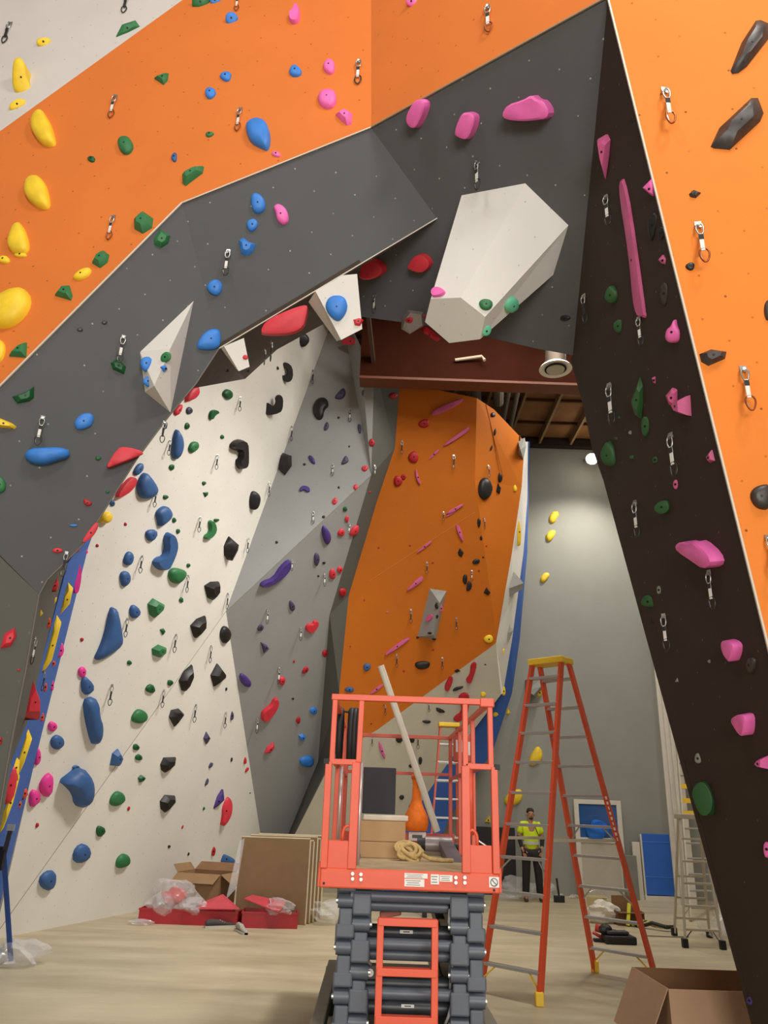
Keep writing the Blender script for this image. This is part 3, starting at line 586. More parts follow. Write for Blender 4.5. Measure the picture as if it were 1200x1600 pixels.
DATA = '''
@ 0 0
yellow o 205,198,70,45
yellow p 68,275 95,268 118,300 130,370 160,440 142,466 95,452 60,420 58,330
yellow o 82,490,86,46,-25
yellow p 165,540 200,518 240,580 262,650 264,688 215,692 180,665 145,605
yellow p 130,850 170,828 210,850 232,910 240,982 190,984 140,950 116,905
yellow p 70,1060 100,1046 125,1090 144,1165 120,1197 60,1192 36,1150
green f 535,187 572,115 635,95 656,125 600,160
green f 900,-14 985,-12 982,22 935,42 900,25
green f 722,370 792,346 787,380 768,400
green p 553,655 600,640 630,680 620,718 585,732 558,700
dgreen o 430,748,38,26,10
green o 983,632,38,24,-8
green f 853,825 920,790 958,782 952,812 870,874 855,862
green f 628,1035 675,993 720,1025 714,1070 670,1097 630,1075
green f 720,1120 750,1073 799,1105 790,1142 755,1164 722,1147
green f 448,1203 490,1176 514,1196 505,1232 470,1258 432,1236
blue o 1008,2,50,38
blue o 1085,87,58,64
blue o 1060,362,56,40
blue o 987,440,50,52
navy o 818,740,28,40,10
@ 400 0
pink c 175,35 200,30 208,60 205,105 180,118 155,105 155,70 172,60
pink o 730,8,56,52
pink p 318,300 340,280 368,290 372,340 345,355 315,330
pink p 288,460 310,430 365,428 382,460 370,505 335,515 300,500
pink f 372,540 410,512 452,535 450,582 428,590 400,570
pink o 95,725,42,24,15
pink b 722,555 765,470 800,460 824,488 778,600 742,598 .7
pink b 950,620 985,528 1022,520 1057,545 1018,657 965,642 .7
pink p 80,968 108,953 148,985 157,1040 130,1060 100,1040 92,1000
blue o 185,338,58,52
@ 0 0
blue p 1148,590 1200,562 1250,575 1272,640 1262,712 1225,700 1170,670
blue p 1175,915 1205,902 1242,935 1247,985 1210,1008 1180,985
blue p 1150,1045 1185,1022 1212,1040 1205,1075 1170,1092
blue f 1118,1128 1140,1112 1168,1135 1202,1145 1186,1185 1155,1202 1130,1190
@ 800 0
pink b -28,535 0,488 75,466 118,440 142,465 172,468 202,520 186,555 130,562 70,568 -10,560 .55
dusty f 403,652 440,630 470,650 464,725 440,842 420,765 .9
dusty b 503,840 540,833 632,1480 628,1492 585,1484 560,1190 .08 w=DR
pink f 612,880 655,836 668,870 673,925 650,915 .7
brown f 1022,335 1075,200 1143,95 1165,92 1212,112 1205,180 1100,315 1060,345 1030,350 .25
brown f 928,690 970,600 1122,458 1155,458 1182,530 1165,570 1020,705 945,698 .25
brown f 828,910 850,890 887,905 862,930 835,925
black o 565,560,20,30
black o 660,1055,46,130,5
black o 702,1090,38,60
@ 0 400
yellow o 20,20,60,34
yellow o 98,-2,62,20
yellow p 343,102 385,65 432,56 425,92 380,118 350,112
yellow p -60,240 0,203 95,156 142,175 150,230 120,290 60,337 0,344 -60,330
yellow p -30,398 15,395 31,440 10,497 -30,512
green f 257,187 290,143 328,140 342,187 335,210
green f 42,472 90,425 128,406 125,478
dgreen f 55,660 125,635 162,610 160,665 140,682 80,694
dgreen f 518,500 555,478 592,520 582,557 528,532
green p -30,1030 10,1033 32,1070 22,1110 -30,1114
dgreen o 460,948,28,22
brown o 375,345,30,20
brown o 490,312,28,20
dgreen o 505,1105,22,13
yellow f -40,758 0,760 60,785 80,802 70,812 0,805 -40,790 .4
blue p 348,775 380,740 427,734 444,760 430,802 370,820 350,802
blue p 108,940 140,903 215,900 290,899 330,915 325,947 270,962 215,982 150,977 .6
blue p 965,150 990,113 1032,110 1047,150 1025,190 990,182
blue p 914,432 945,370 985,343 1027,345 1037,380 1028,437 960,444
red b 488,1002 540,915 575,893 682,920 655,940 540,985 .45
red p 860,685 880,625 920,598 932,635 910,668 880,680
red o 832,722,26,60,35
red b 533,1135 560,1080 612,1028 634,1048 606,1098 560,1127
dred p 388,1132 440,1158 415,1175 395,1165
blue o 685,505,55,70 w=V2P
blue o 693,588,48,46 w=V2P
green p 755,465 780,446 804,458 800,490 770,502 752,490
blue f 752,520 772,510 785,528 765,545
red o 1150,475,26,24
dgreen p 1038,640 1060,620 1085,635 1085,665 1065,675 1045,660
dgreen c 975,745 985,722 1015,720 1022,738 1000,748 992,768 978,765
slate p 868,720 885,703 902,720 895,740 875,742
dgreen o 875,797,22,34,10
green p 877,905 893,870 925,868 928,900 895,928
dgreen o 803,990,26,28
dgreen o 955,1065,18,20
dgreen f 950,1108 974,1106 970,1122 960,1132
dgreen o 775,1130,25,22
dgreen o 1040,848,18,20
black c 1070,890 1090,865 1120,856 1143,870 1147,930 1145,985 1125,1003 1108,990 1100,958 1115,945 1118,915 1085,908
navy p 803,880 818,805 838,825 850,870 845,920 825,957 800,945
navy p 617,1020 640,975 668,968 668,1000 640,1032
navy p 638,1060 668,1010 692,1025 737,1095 715,1132 660,1140 640,1110
black o 1065,535,18,20
brown o 1162,537,18,18
slate o 775,795,14,34,10
navy o 525,1158,22,34
@ 400 400
red b 478,72 545,6 592,18 624,62 580,100 520,107 .5
red b 723,45 760,-12 802,-12 838,30 800,77 738,62 .5
red b 22,350 60,300 242,226 247,262 220,367 30,379 .3 w=GL
blue p 322,225 350,186 415,188 434,240 410,292 380,312 335,272
red f 455,298 485,290 505,300 488,330 462,326
red b 388,412 430,376 470,383 492,408 450,420
pink c 820,170 840,148 870,150 895,170 875,190 845,195 828,195
green p 1040,218 1065,200 1105,208 1112,235 1090,258 1055,252
mint p 1160,230 1180,195 1205,185 1228,210 1222,250 1190,268 1165,255
mint p 1058,345 1080,322 1105,330 1100,365 1075,378 1058,368
dred o 720,300,38,26
dred o 785,285,20,30 w=GC
dred f 768,342 800,333 868,385 850,402 w=GC
black p 188,380 230,356 256,395 225,432 200,417
black c 118,500 145,497 170,520 173,570 155,595 125,585 112,555 128,560 148,552 142,530 130,525
black o 101,526,16,16
black c 26,695 50,682 78,705 92,690 88,658 110,647 126,665 124,715 110,738 50,750 28,728
black f 110,932 125,922 167,937 168,985 135,1030 106,1000
black p 266,700 290,666 332,668 344,705 320,722 315,762 292,774 268,742
slate p 363,668 385,640 412,614 424,650 400,676
slate o 507,530,18,46,-20
slate o 502,642,13,30
slate o 330,800,20,44,15
slate o 485,810,17,46,-8
black o 387,758,12,12
purple o 262,955,20,50,-35
slate p 398,975 420,928 440,965 405,980
black o 437,893,10,10
black o 227,977,14,12
purple c 202,1095 215,1075 250,1082 255,1105 240,1110 225,1095 210,1108
black o 388,1085,12,12
dgreen o 417,1185,20,24
red o 510,996,32,28
red o 467,1083,22,28
red p 356,1145 375,1128 385,1150 370,1168 358,1162
dred o 543,875,28,38
dred o 645,655,40,30
dred o 533,1107,16,10
dred p 758,780 790,762 812,770 810,800 785,808 762,798
dred o 738,943,50,54
dred o 665,1055,40,54
dred o 692,1035,26,28
dusty b 818,748 830,722 960,667 974,672 960,690 850,750 .3
dusty b 873,888 990,800 1003,806 985,830 885,893 .3
dusty b 808,952 850,905 862,910 815,954 .3
dusty b 745,1000 752,1000 762,1045 774,1068 766,1074 750,1045 .4
dusty b 885,1205 968,1160 975,1168 905,1212 .3
black p 1038,1120 1045,1050 1080,1033 1105,1085 1095,1125 1070,1149
black o 1143,1040,18,46
black f 1125,1105 1133,1065 1147,1085 1140,1118
black o 1120,825,10,34,10
black o 1103,900,8,30,20
black o 1110,745,22,24
yellow o 1213,1090,15,34
black p 26,1130 -5,1098 -35,1110 -45,1145 -25,1190 10,1190 
@ 800 400
shgreen p 433,190 455,140 480,138 512,180 490,225 450,220 .7
shgreen o 500,328,50,62
shgreen f 558,682 600,566 622,600 620,690 600,762 575,742 .6
shgreen o 627,797,42,98
shgreen p 416,920 450,858 492,895 502,985 450,987 425,960 .6
pink o 622,276,24,28
dusty f 685,18 705,-5 730,15 722,40 700,35
pink p 718,385 728,342 748,330 765,288 778,332 798,355 792,402 740,410 .6
dusty f 655,572 675,562 676,600 662,595
dusty f 720,655 750,618 783,622 780,680 765,714 735,695 .6
dusty f 776,695 805,665 836,651 842,750 800,740 .6
dusty f 914,940 940,906 953,960 930,970
dusty o 768,1070,26,46
brown o 715,175,38,108
black o 250,290,48,26
shgreen o 672,955,28,34
grey o 455,622,24,20
grey o 555,828,20,18
shgreen o 490,855,20,16
shgreen o 563,942,26,18
shgreen o 503,758,14,14
shgreen b 670,1185 690,1155 730,1140 748,1160 745,1200 700,1212 .9
black o 835,50,45,36
brown f 876,460 930,438 1007,450 1000,482 920,517 885,497
brown o 1203,255,46,100
brown p 1113,1110 1145,1076 1215,1068 1215,1192 1150,1187 1120,1152
yellow p 182,1210 190,1198 217,1198 216,1215 202,1250 175,1258
@ 0 800
blue o 345,63,42,11
red o 270,180,52,24
red f 0,642 20,570 70,540 80,582 50,632
dred o 88,740,16,14
dred o 0,1072,24,36
yellow p 456,42 475,0 510,-4 517,30 490,57 .5
red b 378,152 405,100 455,38 464,72 430,125
red f 213,372 235,335 270,303 276,340 265,374
yellow f 266,475 285,380 318,328 342,355 325,432 278,485 .5
yellow f 178,758 195,690 250,495 264,478 287,515 240,700 215,737 .4
yellow f 58,1190 95,1090 122,990 150,1060 110,1182 80,1245 .4
yellow f 40,1200 65,1133 92,1165 85,1260 60,1230 .4
yellow f 0,1430 30,1330 72,1200 92,1235 60,1360 10,1492 0,1502 .4
red o 42,1280,68,180,10
red f 76,972 100,850 145,773 182,880 182,974 .7
yellow f 180,462 192,455 202,478 188,490
yellow f 248,400 268,400 264,418 252,432
hot c 340,335 348,280 365,228 382,270 375,340 362,385 342,380
hot p 262,680 270,620 292,608 302,650 285,685
hot o 243,812,22,46
hot p 158,1190 163,1120 180,1100 188,1145 180,1182
ored o 225,522,28,52,15
ored o 210,820,22,42
ored o 247,710,30,28
ored o 195,962,28,40
dred o 365,180,14,20
hot o 405,185,14,22
dred o 587,57,13,18
dred o 455,157,14,16
dred o 383,598,16,20
hot o 382,750,36,52
hot o 243,1005,40,50
navy o 705,107,52,56
navy c 708,238 725,212 755,205 768,170 762,120 780,90 803,105 815,150 808,190 790,235 768,275 735,270
navy p 573,235 585,193 607,180 624,205 612,247 590,252
navy p 556,290 580,273 602,283 607,320 590,347 568,350
navy o 627,467,46,66,-5
navy p 437,685 460,640 490,560 510,450 530,442 547,470 567,590 564,625 520,662 455,697 .22
navy o 403,815,52,88,-8
navy p 386,880 420,862 442,873 447,950 467,1000 462,1077 440,1089 422,1082 393,960 .3
navy p 233,1065 262,1038 295,1060 295,1095 262,1117 237,1100
navy f 513,1187 525,1130 550,1108 572,1150 555,1192
navy p 723,-2 770,-37 802,-2 795,32 740,77 733,35
green p 783,280 810,256 867,273 864,302 830,340 793,325
green f 690,430 715,403 767,432 757,460 720,497 698,480
green c 950,112 975,95 978,65 972,42 990,36 1003,60 1005,90 985,122 958,130
dgreen o 815,38,18,26
dgreen o 833,90,18,24
dgreen o 882,250,18,20
dgreen o 848,412,20,24
dgreen f 748,550 765,545 774,560 762,578
green f 710,640 740,620 777,635 772,665 745,682 713,670
dgreen o 605,706,22,22
dgreen o 702,828,44,40
dgreen o 796,800,26,30
green p 613,955 645,916 687,942 682,977 650,992 616,984
dgreen o 636,1102,30,32
dgreen o 648,1150,34,30
dgreen o 1013,38,26,16
black f 1028,155 1075,115 1120,155 1116,180 1090,229 1050,202
black f 956,345 985,326 1022,324 1019,380 995,414 970,402
black f 890,532 920,500 959,484 957,540 915,592 905,582
black p 1026,580 1035,540 1055,530 1077,565 1068,602 1045,622
black f 836,790 860,745 897,713 900,760 865,842 850,837
black f 985,765 1015,708 1050,755 1046,780 1000,819
black f 790,960 800,928 835,920 860,945 815,1007
black o 1060,830,13,17
slate o 1087,955,17,46
slate f 952,1060 965,1028 982,1058 965,1090
black o 1085,1160,13,20
slate p 973,1188 990,1172 1002,1180 990,1200 975,1200
black f 750,1182 765,1150 822,1148 815,1182 770,1222 755,1210
dred o 1148,1165,17,34
purple p 1118,770 1130,748 1177,790 1173,822 1135,812
@ 400 800
purple p 305,80 315,56 345,95 350,130 330,160 312,120
purple c 13,350 22,325 78,305 108,255 148,218 160,235 155,265 125,303 60,347
slate o 283,220,24,64
slate o 167,440,24,52,-10
slate o 20,542,26,36,35
slate f 20,608 50,623 62,640 35,662
black o 97,142,14,14
black o 317,23,16,14
black o 318,238,16,12
black o 292,300,10,10
black o 173,875,12,10
red o 425,32,19,32
red p 380,108 385,85 405,74 417,95 405,116
red p 433,107 450,70 480,56 480,95 450,114
red o 357,290,30,50
red o 392,270,26,34
dred o 405,375,32,40
red c 228,540 240,520 262,524 268,505 290,508 288,535 257,569 233,557
dred o 322,662,26,36
dred o 230,740,22,40,35
red o 120,790,34,40
red c 22,970 22,932 68,900 80,868 102,868 100,910 60,967 35,982
dred o 197,975,20,34,10
red f 36,1130 50,1100 82,1076 87,1100 60,1130
dred o 178,700,10,14
blue o 268,930,36,34
blue f 198,1045 215,1038 236,1052 225,1070 205,1072
blue p 203,1150 255,1138 270,1160 264,1187 235,1194 203,1182
dusty b 936,60 950,58 974,130 965,140 940,87 .3
dusty b 750,190 820,130 830,138 757,194 .3
dusty b 703,368 765,300 787,305 772,332 710,370 .3
dusty b 596,667 700,588 732,588 616,670 .3
dusty b 528,852 585,805 602,810 545,852 .3
dusty b 885,22 930,-6 936,0 893,24 .3
black f 945,190 955,168 974,190 965,212 950,205
black o 1032,232,38,24,-20
black o 980,315,23,48
black o 998,348,24,50,10
black f 1066,378 1080,352 1100,378 1088,392
black p 743,705 780,698 814,702 817,718 800,735 765,738 747,727
black o 1045,50,16,46
black o 1055,122,13,22
dred o 722,157,10,10
dred o 575,167,10,9
dred o 828,238,10,10
dred o 508,413,8,10
dusty o 615,470,10,10
dred o 442,630,8,9
dred o 830,645,12,10
dred o 693,745,12,10
dred o 600,905,9,9
dred o 540,992,9,9
dred o 1080,158,9,9
dred o 1045,275,10,10
black o 1065,212,10,9
black o 848,440,16,30
dusty c 796,505 812,480 830,478 830,495 815,515 800,512
dusty o 867,452,16,42
black o 849,490,12,20
black o 815,568,20,12
black o 757,588,14,12
black o 835,595,20,14
navy o 520,727,34,38
navy o 438,832,45,26
dred c 983,780 1002,760 1005,712 1025,699 1037,712 1020,770 1007,805 987,800
dred c 880,820 900,775 915,766 927,780 908,832 892,844
dred c 922,975 930,955 962,935 958,890 945,865 970,843 997,850 1002,885 990,950 950,987
black f 928,745 945,735 960,745 940,755
black o 945,827,52,16,-22
black o 863,930,44,20,25
black o 800,983,42,15,5
black o 1075,715,8,8
black o 672,1065,36,34,-20
black p 700,1060 720,1042 745,1055 742,1082 720,1080
black o 725,1190,20,18
black o 770,1165,18,38
dusty o 590,1118,16,86,-18
yellow o 1090,595,46,38
yellow o 1065,855,26,26
yellow o 1160,840,20,42
yellow o 1122,948,22,24
yellow f 1170,945 1180,918 1192,940 1184,953
yellow f 1153,645 1165,640 1160,668
black p 1237,-330 1238,-360 1234,-362 1232,-330
@ 800 800
pink b 820,150 850,128 895,140 915,128 985,190 1000,240 960,264 900,222 830,177 .5
pink b 1016,610 1035,590 1080,610 1082,650 1065,700 1052,692 1030,660 .6
pink b 1063,965 1110,936 1142,950 1137,1040 1115,1047 1085,1002 .6
pink f 1156,1180 1175,1150 1212,1138 1212,1205 1180,1200 .6
shgreen o 640,420,70,58
grey o 690,365,24,40
black o 658,508,18,32
brown o 1125,715,38,80
grey o 925,700,18,16
grey f 763,797 775,775 785,797
grey o 873,1155,34,50
shgreen b 850,1305 895,1253 932,1275 962,1350 945,1417 905,1427 880,1390 .7
yellow p 170,45 180,5 215,-4 220,20 185,54
yellow p 153,118 175,86 207,86 197,120 170,147
yellow p 128,315 150,283 180,288 165,318 140,337
yellow p 76,1185 85,1140 120,1090 144,1125 138,1167 100,1192
yellow p 110,855 125,830 145,835 142,855 125,868
yellow p 18,55 28,20 38,60 42,110 38,165 25,150
pink o 1197,1580,36,78
purple o 1115,2290,34,40
@ 0 1200
navy p 270,60 330,15 350,-7 387,3 414,70 407,150 375,185 345,172 335,120 300,82 .45
navy o 378,400,72,98,28
navy o 220,525,74,94,25
dgreen f 645,45 660,30 682,45 670,62 652,68
green p 506,160 530,113 557,105 582,130 577,160 530,184
dgreen o 468,295,38,54
green p 540,470 542,425 575,395 605,415 602,450 575,465
hot o 213,80,60,108,12
hot o 157,140,48,86,8
dred o 173,268,14,26,15
dred o 602,190,12,22,15
dred o 855,277,11,18,20
black o 792,368,12,16,15
black o 883,403,12,16,15
dgreen o 955,190,13,18,20
black o 1172,117,7,8
black f 748,155 770,125 817,128 820,150 770,209 752,192
slate p 955,85 960,62 975,45 980,60 972,80
purple f 993,190 1010,130 1047,101 1052,150 1030,172 1000,194
red p 1030,180 1040,150 1070,130 1090,160 1087,220 1055,274 1040,268 1043,222
dred o 1000,390,22,44
navy p 1013,440 1025,405 1050,401 1107,430 1100,455
dred p 1142,18 1148,5 1168,-5 1165,12 1150,22
navy o 355,-3,36,22
ored f 92,130 105,95 125,95 132,125 110,150
ored o 90,172,22,36,15
@ 400 1200
black o 683,137,24,24
black o 728,185,26,36
@ 740 1220
X yellow p 345,240 400,150 470,105 560,90 577,190 520,282 385,292
X yellow f 125,490 190,395 195,500
'''
ox = oy = 0
for line in DATA.strip().splitlines():
    q = line.split()
    if q[0] == '@': ox, oy = float(q[1]), float(q[2]); continue
    s = 3.0
    if q[0] == 'X': s = 7.5; q = q[1:]
    col, kind, rest = q[0], q[1], q[2:]; kk = None; wl_ = None
    if rest[-1].startswith('w='): wl_ = rest[-1][2:]; rest = rest[:-1]
    if ',' not in rest[-1]: kk = float(rest[-1]); rest = rest[:-1]
    pts = []
    for r in rest:
        n = [float(t) for t in r.split(',')]
        pts.append((ox + n[0] / s, oy + n[1] / s) + ((n[2] / s, n[3] / s) + tuple(n[4:]) if len(n) > 2 else ()))
    hold(col, kind, pts, kk if kk else (.3 if kind != 'f' else .35), wl_)

# names that single each hold out
ORD = ['highest', 'second highest', 'third highest', 'fourth highest', 'fifth highest', 'sixth highest', 'seventh highest', 'eighth highest', 'ninth highest', 'tenth highest', 'eleventh highest', 'twelfth highest', 'thirteenth highest', 'fourteenth highest', 'fifteenth highest']
grp = {}
for hd in HOLDS:
    sz = 'tiny' if hd['a'] < 28 else 'small' if hd['a'] < 110 else 'medium' if hd['a'] < 420 else 'large'
    if hd['c'] == 'dusty' and hd['kind'] == 'b': sh = 'bar shaped'
    elif hd['kind'] == 'c': sh = 'curved'
    elif hd['el'] > 1.75: sh = 'long'
    elif hd['kind'] == 'f': sh = 'angular'
    elif hd['kind'] == 'b': sh = 'blocky'
    else: sh = 'rounded'
    hd['key'] = '%s %s %s hold on the %s' % (sz, WORD[hd['c']], sh, hd['ds'])
    grp.setdefault(hd['key'], []).append(hd)
def setlab(L, extra=''):
    L.sort(key=lambda d: d['y'])
    for i, d in enumerate(L):
        if len(L) == 1: lab = d['key'] + extra
        elif len(L) == 2: lab = d['key'] + (', the upper one' if i == 0 else ', the lower one') + extra
        else: lab = d['key'] + ', ' + (ORD[i] if i < len(L) - 1 or len(L) > 15 else 'lowest') + extra
        tag(d['o'], lab, 'climbing hold', 'climbing holds on the ' + d['ds'])
for k_, L in grp.items():
    if len(L) > 5:
        L.sort(key=lambda d: d['x']); hf = len(L) // 2
        setlab(L[:hf], ' at left'); setlab(L[hf:], ' at right')
    else: setlab(L)

# ------------------------------------------------------------ quickdraws
M_steel = mat('bright steel', (190, 190, 188), .3, .9, noise=0)
M_steeld = mat('dark steel', (70, 68, 66), .35, .8, noise=0)
M_slingw = mat('white webbing', (222, 220, 214), .8, noise=.05)
M_slingk = mat('black webbing', (40, 38, 38), .8, noise=0)
def ring(mb, c, w, hh, r, n=14, wall=0):
    P = []
    for i in range(n):
        t = 2 * pi * i / n; x = cos(t) * w / 2 * (1 + .25 * sin(t)); P.append(V(c) + V((x, 0, sin(t) * hh / 2)))
    return mb.tube(P, r, 5, closed=True)
def make_draw(name, slingm, low, z0=0):
    t = thing(name, '', 'quickdraw')
    MB().box((0, .005, 0), (.035, .008, .04)).tube([(0, .0, -.005), (0, -.018, -.01)], .008, 8).build('hanger', M_steel, t)
    ring(MB(), (0, -.012, -.05), .04, .085, .0055).build('upper_carabiner', M_steel, t, smooth=True)
    MB().box((0, -.012, -.14), (.024, .008, .12)).build('sling', slingm, t, bevel=.002)
    MB().box((0, -.0165, -.105), (.026, .004, .035)).build('tape_band', M_slingk, t)
    lc = ring(MB(), (.004, -.012, -.232), .052, .095, .0055).build('lower_carabiner', low, t, smooth=True)
    MB().tube([(-.02, -.012, -.21), (-.012, -.014, -.265)], .003, 5).build('wire_gate', M_steel, lc)
    return t
P1 = make_draw('quickdraw', M_slingw, M_steeld); P2 = make_draw('quickdraw', M_slingk, M_steeld); P3 = make_draw('quickdraw', M_slingw, mat('bronze carabiner', (150, 80, 45), .35, .7, noise=0))
used_proto = set()
# x, y of the hanger, length in px, kind
DR = '''17,38,34,2 200,-6,30,2 181,152,36,3 373,-5,25,3 376,172,36,3 178,340,38,3 561,97,38,1 763,12,42,3 747,252,46,1 1038,142,56,3 1090,352,62,3 1160,577,68,3 1198,840,60,3 357,393,40,1 193,527,42,1 67,653,45,1 53,997,42,1
587,460,30,1 423,533,30,2 413,545,18,2 949,307,46,1 1000,497,44,1 954,602,62,1 1050,680,66,1 994,785,56,1 1110,894,60,1 1039,962,56,1 914,462,44,2
375,621,22,2 339,711,23,2 455,667,22,2 420,754,22,2 488,579,21,2 265,688,24,2 282,690,24,2 243,768,25,2 257,660,20,2 312,808,24,2 387,841,23,2 221,869,27,2 293,900,26,2 355,928,24,2 198,967,29,2 274,992,28,2 329,1010,26,2 174,1071,32,2 255,1079,27,2 305,1102,27,2 352,1114,24,2
547,640,20,1 520,726,18,1 585,728,17,1 490,800,19,1 545,817,18,1 456,874,18,1 507,896,20,1 418,952,23,1 470,980,21,1 436,1043,26,1 402,1122,24,1
628,690,20,2 709,712,20,2 693,800,14,2 667,879,18,2 642,953,21,2 713,966,18,2 620,1023,20,2 691,1028,18,2 763,728,18,2 756,810,17,2 737,892,16,1
670,1097,14,2 653,1150,20,2 582,1150,10,2 602,1102,12,2 68,1050,18,2 104,864,20,2'''
draws = []
for s_ in DR.split():
    x, y, ln, kd = [float(v) for v in s_.split(',')]
    r = look(x, y)
    if r is None: continue
    p, n, inf = r
    d = FW.dot(p - EYE)
    def pj(q):
        v = q - EYE; z = v.dot(FW); return V((600 + FPX * v.dot(RT) / z, 800 - FPX * v.dot(UP) / z))
    pp = p + n * .012
    full = (pj(pp + V((0, 0, -.28))) - pj(pp)).length
    sc = min(1.5, max(.7, ln / full))
    pr = {1: P1, 2: P2, 3: P3}[int(kd)]
    rz = math.atan2(n.y, n.x) + pi / 2
    if abs(rz) > 1.0: rz *= .6
    if int(kd) not in used_proto:
        used_proto.add(int(kd)); o = pr; o.location = pp; o.rotation_euler = (0, 0, rz); o.scale = (sc,) * 3
    else: o = dup(pr, pp, rz + HR.uniform(-.25, .25), sc)
    draws.append((o, x, y, inf, int(kd)))
g2_ = {}
for o, x, y, inf, kd in draws: g2_.setdefault((inf[1], kd), []).append((y, x, o))
for (ds, kd), L in g2_.items():
    cw = {1: 'steel quickdraw with white sling', 2: 'dark quickdraw with black sling', 3: 'quickdraw with bronze lower carabiner'}[kd]
    L.sort(key=lambda t: t[:2])
    parts = [(L, '')] if len(L) <= 8 else [(sorted(L, key=lambda t: t[1])[:len(L) // 2], ' at left'), (sorted(L, key=lambda t: t[1])[len(L) // 2:], ' at right')]
    for Q, ex in parts:
        Q.sort(key=lambda t: t[:2])
        for i, (y, x, o) in enumerate(Q):
            e = '' if len(Q) == 1 else ', the upper one' if len(Q) == 2 and i == 0 else ', the lower one' if len(Q) == 2 else ', ' + (ORD[i] if i < len(Q) - 1 else 'lowest')
            tag(o, cw + ' on the ' + ds + e + ex, 'quickdraw', 'quickdraws on the ' + ds)

# ============================================================ scissor lift
M_lift = mat('orange lift paint', (226, 92, 62), .45, noise=.05)
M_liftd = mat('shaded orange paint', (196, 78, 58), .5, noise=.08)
M_sciss = mat('slate steel paint', (88, 94, 104), .42, noise=.06)
M_blk = mat('black rubber', (28, 27, 28), .6, noise=0)
M_ss = mat('zinc bolt', (200, 198, 190), .35, .7, noise=0)
M_deckp = mat('worn plywood', (176, 154, 118), .8, noise=.18, scale=5)
M_silver = mat('silver tube', (205, 190, 188), .35, .5, noise=0)
M_lab = mat('white sticker', (238, 236, 230), .5, noise=0)
M_ink = mat('sticker ink', (90, 95, 100), .6, noise=0)
YL, YR, XL, XR = 5.2, 8.0, -.325, .815
lift = thing('scissor_lift', 'orange scissor lift with a guard railed platform raised on slate grey scissor arms', 'lift', ((XL + XR) / 2, YL, 0))
def fr(x, y, Y=YL): return atY(x, y, Y)
def bars(name, segs, w, d, m=None, parent=lift, bevel=.004):
    for p, q in segs: o = MB().bar(p, q, w, d).build(name, m or M_lift, parent, bevel=bevel)
    return o
ztop = 2.3; zd = 1.235
toe = MB().box(((XL + XR) / 2, YL, zd - .055), (XR - XL, .03, .115)).build('front_toe_board', M_lift, lift, bevel=.01)
for x, y in ((551, 1365), (551, 1373), (564, 1366), (564, 1374), (712, 1371), (712, 1379), (726, 1371), (726, 1379)):
    p = fr(x, y, YL - .02); MB().tube([p, p + V((0, -.012, 0))], .011, 8).build('bolt', M_ss, toe)
for x, y in ((506, 1380), (772, 1391)):
    p = fr(x, y, YL - .016); MB().tube([p, p + V((0, -.004, 0))], .008, 8).build('hole', M_blk, toe)
for n_, (x0, y0, x1, y1) in enumerate(((632, 1364, 668, 1373), (632, 1373, 663, 1386), (673, 1366, 686, 1382), (687, 1367, 707, 1378), (764, 1370, 780, 1387))):
    a = fr(x0, y0, YL - .018); b = fr(x1, y1, YL - .018); c = (a + b) / 2
    s = MB().box(c, (abs(b.x - a.x), .003, abs(a.z - b.z))).build('sticker', M_lab, toe)
    w_, h_ = abs(b.x - a.x), abs(a.z - b.z)
    if n_ == 4:
        MB().tube([c + V((cos(t) * .02, -.003, sin(t) * .02)) for t in [k * pi / 8 for k in range(16)]], .003, 4, closed=True).bar(c + V((-.014, -.003, .014)), c + V((.014, -.003, -.014)), .004, .003).build('mark', M_ink, s, fix=False) if False else None
        MB().tube([c + V((cos(k * pi / 8) * .022, -.003, sin(k * pi / 8) * .022)) for k in range(16)], .003, 4, closed=True).bar(c + V((-.015, -.003, .015)), c + V((.015, -.003, -.015)), .005, .003, (1, 0, 1)).build('prohibition_mark', M_ink, toe)
    else:
        mk = MB()
        for r_ in range(3): mk.box(c + V((-.06 * w_, -.002, h_ * (.28 - .28 * r_))), (w_ * (.75, .6, .7)[r_], .002, h_ * .07))
        mk.build('print_lines', M_ink, toe)
for s_, x in ((0, XL), (1, XR)):
    MB().box((x, (YL + YR) / 2, zd - .04), (.03, YR - YL, .14)).build('side_toe_board', M_lift, lift, bevel=.006)
MB().box(((XL + XR) / 2, (YL + YR) / 2, zd - .03), (XR - XL - .03, YR - YL - .03, .04)).build('deck', M_deckp, lift)
MB().box(((XL + XR) / 2, (YL + YR) / 2, zd - .09), (XR - XL - .12, YR - YL - .1, .06)).build('platform_frame', M_sciss, lift)
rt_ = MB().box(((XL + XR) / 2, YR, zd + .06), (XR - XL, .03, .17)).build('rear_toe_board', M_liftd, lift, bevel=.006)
# front frame
bars('top_rail', [(V((XL + .01, YL, ztop)), V((XR - .03, YL, ztop)))], .045, .04)
MB().box((XR - .06, YL - .002, ztop - .005), (.1, .055, .06)).build('corner_sleeve', M_lift, lift, bevel=.008)
zm = fr(520, 1190).z
bars('post', [(V((XL + .02, YL, zd)), V((XL + .015, YL, zm))), (V((XR - .02, YL, zd)), V((XR - .02, YL, zm)))], .045, .045)
bars('upper_post', [(V((XL + .035, YL, zm)), V((XL + .035, YL, ztop))), (V((XR - .04, YL, zm)), V((XR - .04, YL, ztop)))], .035, .035)
xi = fr(552, 1300).x; xj = fr(728, 1300).x
bars('gate_post', [(V((xi, YL, zd)), V((xi, YL, zm))), (V((xj, YL, zd)), V((xj, YL, zm)))], .055, .045)
bars('upper_gate_post', [(V((xi + .015, YL, zm)), V((xi + .02, YL, ztop))), (V((xj, YL, zm)), V((xj, YL, ztop)))], .036, .036)
